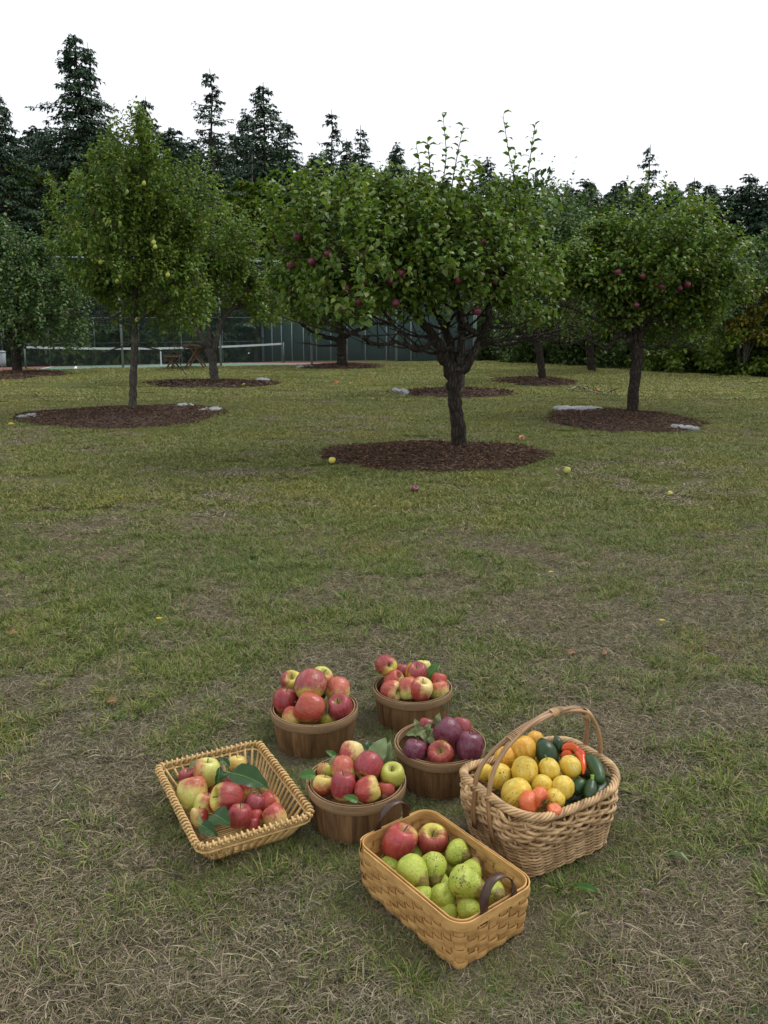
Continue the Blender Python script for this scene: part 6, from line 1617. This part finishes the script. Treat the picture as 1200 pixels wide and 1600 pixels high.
long_veg('zucchini', 'dark zucchini lowest in the front right of the willow basket', 'zucchini', [pt(870, 1270, .130), pt(890, 1262, .135), pt(912, 1248, .135)], [.012, .023, .023, .012], 'green_cucumber_skin')
long_veg('pepper', 'shiny red pepper lying across the back right', 'pepper', [pt(878, 1172, .235), pt(888, 1168, .240), pt(898, 1170, .240), pt(905, 1178, .235)], [.005, .014, .0155, .0145, .013, .006], 'pepper_skin')
long_veg('pepper', 'long red pepper hanging down to a dark red tip', 'pepper', [pt(900, 1175, .240), pt(908, 1184, .236), pt(911, 1196, .228), pt(911, 1210, .215)], [.006, .012, .0125, .011, .009, .003], 'pepper_skin', stem=-.004)
long_veg('pepper', 'short orange red pepper in front of the thin cucumber', 'pepper', [pt(877, 1184, .225), pt(885, 1178, .232), pt(894, 1180, .232)], [.004, .0105, .012, .011, .004], 'pepper_skin', stem=.0035)
long_veg('pepper', 'orange pepper with a greenish shoulder next to the zucchini', 'pepper', [pt(903, 1172, .238), pt(908, 1180, .238), pt(912, 1192, .232)], [.006, .0135, .014, .012, .005], 'pepper_skin')
# tomatoes
def tomato(px, py, d, h, label, ax, lobes=5, calyx=False, sq=.82):
    c, r = fruit_at(px, py, d, h); seg = 30; R = 13; v = [(0, 0, .72)]
    for i in range(1, R):
        t = math.pi * i / R
        for k in range(seg):
            a = 6.2832 * k / seg; q = math.sin(t) ** .8 * (1 + .07 * math.cos(lobes * a) * (.4 + .6 * abs(math.cos(t)))); z = math.cos(t) * .95
            if i < 3: z -= .10 * (3 - i)
            v.append((q * math.cos(a), q * math.sin(a), z))
    v.append((0, 0, -.9)); f = [(0, 1 + k, 1 + (k + 1) % seg) for k in range(seg)]
    for i in range(R - 2):
        for k in range(seg): a = 1 + i * seg; f.append((a + k, a + seg + k, a + seg + (k + 1) % seg, a + (k + 1) % seg))
    last = 1 + (R - 2) * seg; f += [(last + k, len(v) - 1, last + (k + 1) % seg) for k in range(seg)]
    o = link('tomato', mesh('tomato', v, f, MATS['tomato_skin']), None, Matrix.Translation(c) @ axis_m(ax) @ Matrix.Diagonal((r, r, r * sq, 1))); tag(o, label, 'tomato', gW)
    if calyx:
        m = MB()
        for k in range(6):
            a = k * 1.047 + .3; m.tube(crv([(0, 0, .74), (.22 * math.cos(a), .22 * math.sin(a), .86), (.52 * math.cos(a), .52 * math.sin(a), .92)], 5), [.10, .09, .07, .05, .01], 4)
        m.tube([(0, 0, .7), (0, .05, 1.1)], .06, 5); m.build('calyx', MATS['fresh_leaf'], o)
tomato(826, 1254, 36, .212, 'orange red tomato at the front dip of the rim', (.75, -.45, .1), calyx=False)
tomato(842, 1246, 34, .216, 'pinkish lobed tomato pressed against the orange red one', (.55, -.75, -.25), calyx=True)
tomato(866, 1266, 24, .195, 'small pale orange tomato at the rim right of the lobed one', (0, -.2, .9))

# ------------------------------------------------------------------ leaves on the fruit and on the grass
def leaf_geo(seed, wide=.5, curl=.25, fold=.18, wav=.03):
    r = random.Random(seed); K = 11; J = 4; v = []; ph = r.uniform(0, 6)
    prof = lambda t: math.sin(math.pi * min(1, t ** .78)) ** .8 * wide * .5 * (1 - .25 * t) + .004
    for k in range(K + 1):
        t = k / K; wd = prof(t) if 0 < k < K else .004
        for j in range(-J, J + 1):
            s = j / J; ser = 1 + (.06 if (abs(j) == J and k % 2) else 0)
            v.append((s * wd * ser, t, curl * (math.sin(t * 2.2) * .6 - t * t * .9) + fold * abs(s) * wd * 2 + wav * math.sin(t * 17 + ph) * abs(s) + (-.006 if j == 0 else 0) + .008 * math.cos(k * math.pi) * (abs(s) > .2)))
    W_ = 2 * J + 1; f = [(k * W_ + j, k * W_ + j + 1, (k + 1) * W_ + j + 1, (k + 1) * W_ + j) for k in range(K) for j in range(W_ - 1)]
    return v, f
LM = {}
def leaf(px, py, Lpx, h, d, nrm, mat, label, wide=.55, curl=.25, fold=.18, wav=.03, group=None, name='leaf', cat='leaf', stalk=True):
    """A picked leaf: (px, py) is its middle, d its direction and nrm the way its face looks."""
    c = P(px, py, h); t = c.y / (CP - (py - 800) / F * SP); L = Lpx * t / F
    key = (mat, wide, curl, fold, wav)
    if key not in LM: LM[key] = mesh('leaf', *leaf_geo(len(LM), wide, curl, fold, wav), MATS[mat])
    fr = frame(d, nrm); c = c - fr.to_3x3() @ Vector((0, .5 * L, 0))
    o = link(name, LM[key], None, Matrix.Translation(c) @ fr @ Matrix.Scale(L, 4)); tag(o, label, cat, group)
    if stalk: m = MB(); m.tube(crv([(0, .05, 0), (0, -.12, -.01), (.02, -.28, -.05)], 5), [.014, .013, .012, .012, .016], 4); m.build('stalk', MATS['stem_green'], o)
    m = MB(); m.tube([(0, t_, curl * (math.sin(t_ * 2.2) * .6 - t_ * t_ * .9) - .002) for t_ in (0, .2, .4, .6, .8, .97)], [.011, .010, .008, .006, .004, .002], 4); m.build('midrib', MATS['stem_green'], o)
    return o
gl = 'leaves lying among the picked fruit'
leaf(389, 1218, 72, .130, (1, -.45, -.12), (.1, -.45, 1), 'picked_leaf', 'large dark green leaf lying across the back of the rod basket', wide=.62, curl=.18, fold=.12, group=gl)
leaf(345, 1279, 46, .118, (.75, -.75, .1), (-.2, -.5, 1), 'picked_leaf', 'broad dark green leaf at the front of the rod basket', wide=.82, curl=.2, fold=.1, group=gl)
leaf(326, 1297, 34, .108, (.8, -.5, -.2), (-.3, -.5, .8), 'picked_leaf', 'dark leaf hanging over the left front rim of the rod basket', wide=.7, curl=.4, group=gl)
leaf(317, 1284, 32, .105, (.3, -.6, -.3), (-.8, -.4, .4), 'pale_leaf', 'pale curled leaf edge at the left front of the rod basket', wide=.35, curl=.3, group=gl)
leaf(340, 1216, 34, .125, (-.1, -.6, -.75), (.5, -.7, .2), 'picked_leaf', 'dark leaf hanging down beside the yellow apple', wide=.42, curl=.2, group=gl)
leaf(350, 1190, 26, .125, (-.7, .5, .45), (.3, -.6, .7), 'picked_leaf', 'small dark leaf standing at the back wall of the rod basket', wide=.45, group=gl)
leaf(350, 1212, 30, .120, (.3, .4, .1), (.3, -.5, .8), 'picked_leaf', 'dark leaf half hidden under the large leaf', wide=.5, group=gl)
leaf(305, 1193, 22, .110, (.7, .5, .5), (-.4, -.6, .6), 'olive_leaf', 'small greyish leaf by the stem of the yellow apple', wide=.5, group=gl)
leaf(509, 1102, 30, .165, (.05, .15, 1), (-.3, -.9, .1), 'olive_leaf', 'grey green leaf upright between the two front apples of the back left basket', wide=.42, curl=.1, group=gl)
leaf(639, 1046, 26, .195, (.25, .1, 1), (.2, -.9, .2), 'yellow_leaf', 'yellow leaf standing among the apples of the farthest basket', wide=.42, curl=.15, group=gl)
leaf(677, 1047, 32, .185, (.6, .4, .75), (-.3, -.85, .35), 'fresh_leaf', 'bright green leaf rising at the right of the farthest basket', wide=.55, curl=.1, group=gl)
leaf(692, 1103, 24, .085, (-.1, -.1, -1), (.3, -.9, .1), 'olive_leaf', 'curled brownish leaf hanging outside the farthest basket', wide=.4, curl=.5, group=gl)
leaf(592, 1172, 44, .165, (.45, .35, .75), (-.25, -.9, .35), 'pale_leaf', 'large pale leaf underside with a white rib behind the front round basket', wide=.72, curl=.1, fold=.08, group=gl)
leaf(577, 1172, 30, .160, (-.1, .5, .6), (.2, -.75, .5), 'picked_leaf', 'grey green leaf left of the large pale leaf', wide=.8, curl=.1, group=gl)
leaf(606, 1178, 40, .150, (.15, .3, .85), (-.35, -.9, .2), 'pale_leaf', 'pale leaf leaning right of the large pale leaf', wide=.55, curl=.1, group=gl)
leaf(517, 1178, 20, .150, (-.75, .2, .45), (0, -.6, .8), 'fresh_leaf', 'small bright leaf at the back rim of the front round basket', wide=.55, group=gl)
leaf(520, 1190, 22, .155, (.2, .2, .7), (-.5, -.8, .3), 'pale_leaf', 'small pale leaf beside the pinkish cream apple', wide=.45, group=gl)
leaf(480, 1212, 27, .150, (-1, -.1, .05), (0, -.55, .8), 'fresh_leaf', 'round green leaf sticking out over the left rim of the front round basket', wide=.75, curl=.2, group=gl)
leaf(548, 1248, 26, .158, (-.9, .15, .3), (.1, -.7, .8), 'fresh_leaf', 'green leaf tucked under the crimson apple at the front rim', wide=.5, curl=.3, group=gl)
for i, q in enumerate([(651, 1133, 22, .165, (-.25, .3, .85), (.2, -.9, .2)), (668, 1139, 24, .170, (.35, .2, .8), (-.3, -.9, .2)), (646, 1147, 28, .155, (-1, -.2, .1), (0, -.6, .8)), (662, 1152, 20, .160, (.3, -.5, -.4), (0, -.6, .8)), (675, 1160, 20, .155, (.5, -.5, -.5), (0, -.7, .7)), (657, 1143, 24, .165, (.6, .1, .3), (-.1, -.7, .7)), (682, 1125, 26, .175, (.4, .3, .8), (.2, -.9, .3)), (670, 1148, 22, .165, (-.4, -.3, -.5), (.3, -.8, .4))]):
    leaf(*q, 'olive_leaf', ['wilted grey green leaf standing in the bunch', 'broad wilted leaf in the middle of the bunch', 'narrow wilted leaf pointing left out of the bunch', 'small wilted leaf pointing down in the bunch', 'pale leaf tip touching the starry red apple', 'crumpled leaf in the heart of the bunch', 'dark wilted leaf topmost in the bunch by the purple apple', 'curled leaf at the foot of the bunch'][i] + ' on the purple apples', wide=.55, curl=.35, fold=.25, wav=.06, group='wilted leaf bunch', stalk=False)
# a strand of grass among the pears
q0, q1 = P(600, 1358, .10), P(622, 1347, .115)
m = MB(); m.tube(crv([q0, q0.lerp(q1, .5) + Vector((0, 0, .006)), q1], 6), .0009, 4); tag(m.build('grass_stalk', MATS['stem_green']), 'thin green grass stalk lying on the pears', 'grass stalk')

def gleaf(px, py, L, d, nrm, mat, label, **k): return leaf(px, py, L, .02, d, nrm, mat, label, group='leaves fallen on the lawn', **k)
gleaf(1062, 1341, 34, (.75, -.7, .05), (.7, -.2, .75), 'pale_leaf', 'pale green folded leaf on the grass right of the willow basket', wide=.42, fold=.5, curl=.2)
gleaf(912, 1388, 40, (-.9, .35, .05), (0, -.5, .9), 'fresh_leaf', 'green leaf lying in the grass near the splint basket', wide=.3, fold=.4)
gleaf(22, 990, 16, (.6, .4, .1), (0, -.3, 1), 'dry_leaf', 'dry curled leaf at the left edge of the grass', wide=.6, curl=.6, stalk=False)
gleaf(176, 1095, 18, (.9, .1, .1), (0, -.5, .9), 'dry_leaf', 'reddish brown leaf left of the back left basket', wide=.6, curl=.4, stalk=False)
gleaf(893, 1020, 16, (.9, .2, .1), (0, -.5, .9), 'dry_leaf', 'brown leaf right of the farthest basket', wide=.6, curl=.5, stalk=False)
gleaf(945, 1020, 14, (.7, .4, .1), (.2, -.5, .9), 'dry_leaf', 'small brown leaf next to another on the right', wide=.6, curl=.5, stalk=False)
gleaf(526, 598, 10, (1, .1, .4), (0, -.7, .7), 'orange_leaf', 'orange leaf on the far lawn left of the big trunk', wide=.6, curl=.6, stalk=False)
gleaf(587, 791, 7, (.5, .3, .1), (0, -.3, 1), 'pale_leaf', 'pale scrap of leaf below the big mulch bed', wide=.7, stalk=False)
gleaf(18, 663, 12, (.8, .3, .1), (0, -.5, 1), 'yellow_leaf', 'yellowed leaf beside the left end of the pear tree bed', wide=.6, stalk=False)
gleaf(934, 610, 11, (.8, .3, .3), (0, -.5, 1), 'orange_leaf', 'orange leaf beside the fallen twig', wide=.6, stalk=False)

def windfall(px, py, d, kind, blush, label, bite=False):
    c, r = fruit_at(px, py, d, .025); c.z = float(ground_z(c.x, c.y)) + r * .75
    o = link('windfall_apple', APPLES[random.randrange(7)], None, Matrix.Translation(c) @ axis_m((random.uniform(-.6, .6), random.uniform(-.6, .2), .8)) @ Matrix.Scale(r, 4)); skin(o, kind, blush, (0, 0, 1), .3, .3); tag(o, label, 'apple', 'apples fallen on the lawn')
    if bite:
        m = MB(); m.add(*lemon_geo(3, 12)); m.build('pecked_flesh', MATS['rotten_flesh'], o, True, Matrix.Translation((0, -.28, .22)) @ Matrix.Scale(.80, 4))
windfall(648, 764, 12, 'purple', .9, 'purple red apple lying on the lawn below the big tree')
windfall(886, 735, 11, 'green', -1, 'green apple lying right of the main mulch bed')
windfall(1046, 770, 8, 'green', -1, 'pale green apple on the open lawn at the right')
windfall(519, 720, 11, 'yellow', -.5, 'pecked yellow apple at the left end of the main mulch bed', True)
windfall(815, 686, 9, 'pink', .2, 'pinkish apple on the lawn behind the main mulch bed', True)
windfall(349, 596, 6, 'red', 1, 'red apple leaning on the foot of the small forked tree')
windfall(381, 601, 5, 'yellow', -1, 'yellowish apple on the chips right of the small forked tree')

def flower(px, py, label):
    p_ = on_ground(px, py); root = empty('dandelion', p_); tag(root, label, 'flower', 'yellow flowers in the grass')
    m = MB(); m.tube(crv([(0, 0, -.01), (.004, 0, .03), (0, -.006, .055)], 5), .0018, 5); m.build('stem', MATS['stem_green'], root)
    m = MB()
    for k in range(22):
        a = k * 2.4; r = .004 + .010 * (k / 22); z = .058 + .003 * (1 - k / 22); d = Vector((math.cos(a), math.sin(a), 0)); s = Vector((-d.y, d.x, 0)) * .0022
        m.add([Vector((0, -.006, z)), d * r + s + Vector((0, -.006, z + .002)), d * (r + .004) + Vector((0, -.006, z)), d * r - s + Vector((0, -.006, z + .002))], [(0, 1, 2, 3)])
    m.build('petals', MATS['flower_yellow'], root, False)
flower(250, 983, 'yellow dandelion flower in the grass left of centre')
flower(1033, 986, 'small yellow flower in the grass on the right')
flower(860, 908, 'tiny yellow flower in the lawn below the main bed')
flower(190, 788, 'yellow flower in the bright grass on the left')

# scraps of grey landscape cloth round the beds
def cloth(px, py, wpx, dpx, label, seed, rot=0, h=.035):
    c = on_ground(px, py); s = c.y / F; rd = random.Random(seed); root = c; K = 12; a = wpx * s / 2; d_ = (P(px, py - dpx / 2).y - P(px, py + dpx / 2).y) / 2; v = []
    for j in range(K + 1):
        for i in range(K + 1):
            u = i / K * 2 - 1; w_ = j / K * 2 - 1; ed = 1 + .14 * math.sin(3 * u + 5 * w_ + seed) + .08 * math.sin(9 * u - 4 * w_)
            x = a * u * (1 - .35 * abs(w_)) * ed; y = d_ * w_ * (1 - .35 * abs(u)) * ed
            z = float(ground_z(c.x + x, c.y + y)) - c.z + .042 + h * (math.sin(u * 4 + seed) * math.cos(w_ * 3 + seed * 2) + .5 * math.sin(9 * u + 7 * w_)) * (1 - max(abs(u), abs(w_)) ** 2) - (.055 if max(abs(u), abs(w_)) > .99 else 0)
            v.append((x, y, z))
    f = [(j * (K + 1) + i, j * (K + 1) + i + 1, (j + 1) * (K + 1) + i + 1, (j + 1) * (K + 1) + i) for j in range(K) for i in range(K)]
    o = link('landscape_cloth', mesh('landscape_cloth', v, f, MATS['landscape_cloth']), None, Matrix.Translation(c) @ Matrix.Rotation(rot, 4, 'Z')); sd_ = o.modifiers.new('thickness', 'SOLIDIFY'); sd_.thickness = .003
    tag(o, label, 'cloth', 'scraps of grey weed cloth')
cloth(903, 642, 85, 9, 'large crumpled grey weed cloth left of the right apple trunk', 1, h=.05)
cloth(998, 651, 22, 6, 'scrap of grey cloth at the foot of the right apple trunk', 2)
cloth(1067, 669, 50, 4, 'narrow strip of pale cloth at the right end of the right bed', 3, -.5)
cloth(45, 654, 40, 6, 'grey cloth end at the left end of the pear tree bed', 4, .3)
cloth(287, 637, 34, 5, 'grey cloth hump behind the right side of the pear tree bed', 5, -.2)
cloth(328, 643, 38, 6, 'grey cloth scrap at the right end of the pear tree bed', 6, -.4)
cloth(628, 613, 26, 8, 'pale grey cloth flap left of the bed behind the big trunk', 7, .2, .05)
cloth(343, 599, 16, 4, 'small pale cloth at the foot of the small forked tree', 8)
cloth(410, 594, 24, 4, 'grey cloth strip right of the small forked tree', 9)
cloth(478, 574, 34, 3, 'grey cloth edge at the left of the bed nearest the court', 10)
# fallen twig on the right
c_ = on_ground(890, 608); root = empty('fallen_branch', c_); tag(root, 'thin fallen branch on the lawn between the slim tree and the right bed', 'branch')
def rel(px, py, h): q = P(px, py, 0); return Vector((q.x - c_.x, q.y - c_.y, float(ground_z(q.x, q.y)) - c_.z + h))
m = MB(); m.tube(crv([rel(890, 611, .03), rel(905, 608, .08), rel(925, 616, .05), rel(950, 620, .03), rel(968, 622, .04)], 16), [.02 - .0009 * i for i in range(16)], 6); m.build('stem', MATS['dead_wood'], root)
m = MB()
for k in range(10):
    a = rel(900 + 7 * k, 610 + 1.1 * k, .04); m.tube([a, a + Vector((random.uniform(-.25, .3), random.uniform(-.2, .2), random.uniform(.03, .22)))], [.009, .003], 4)
m.build('side_twigs', MATS['apple_bark'], root)['kind'] = 'stuff'
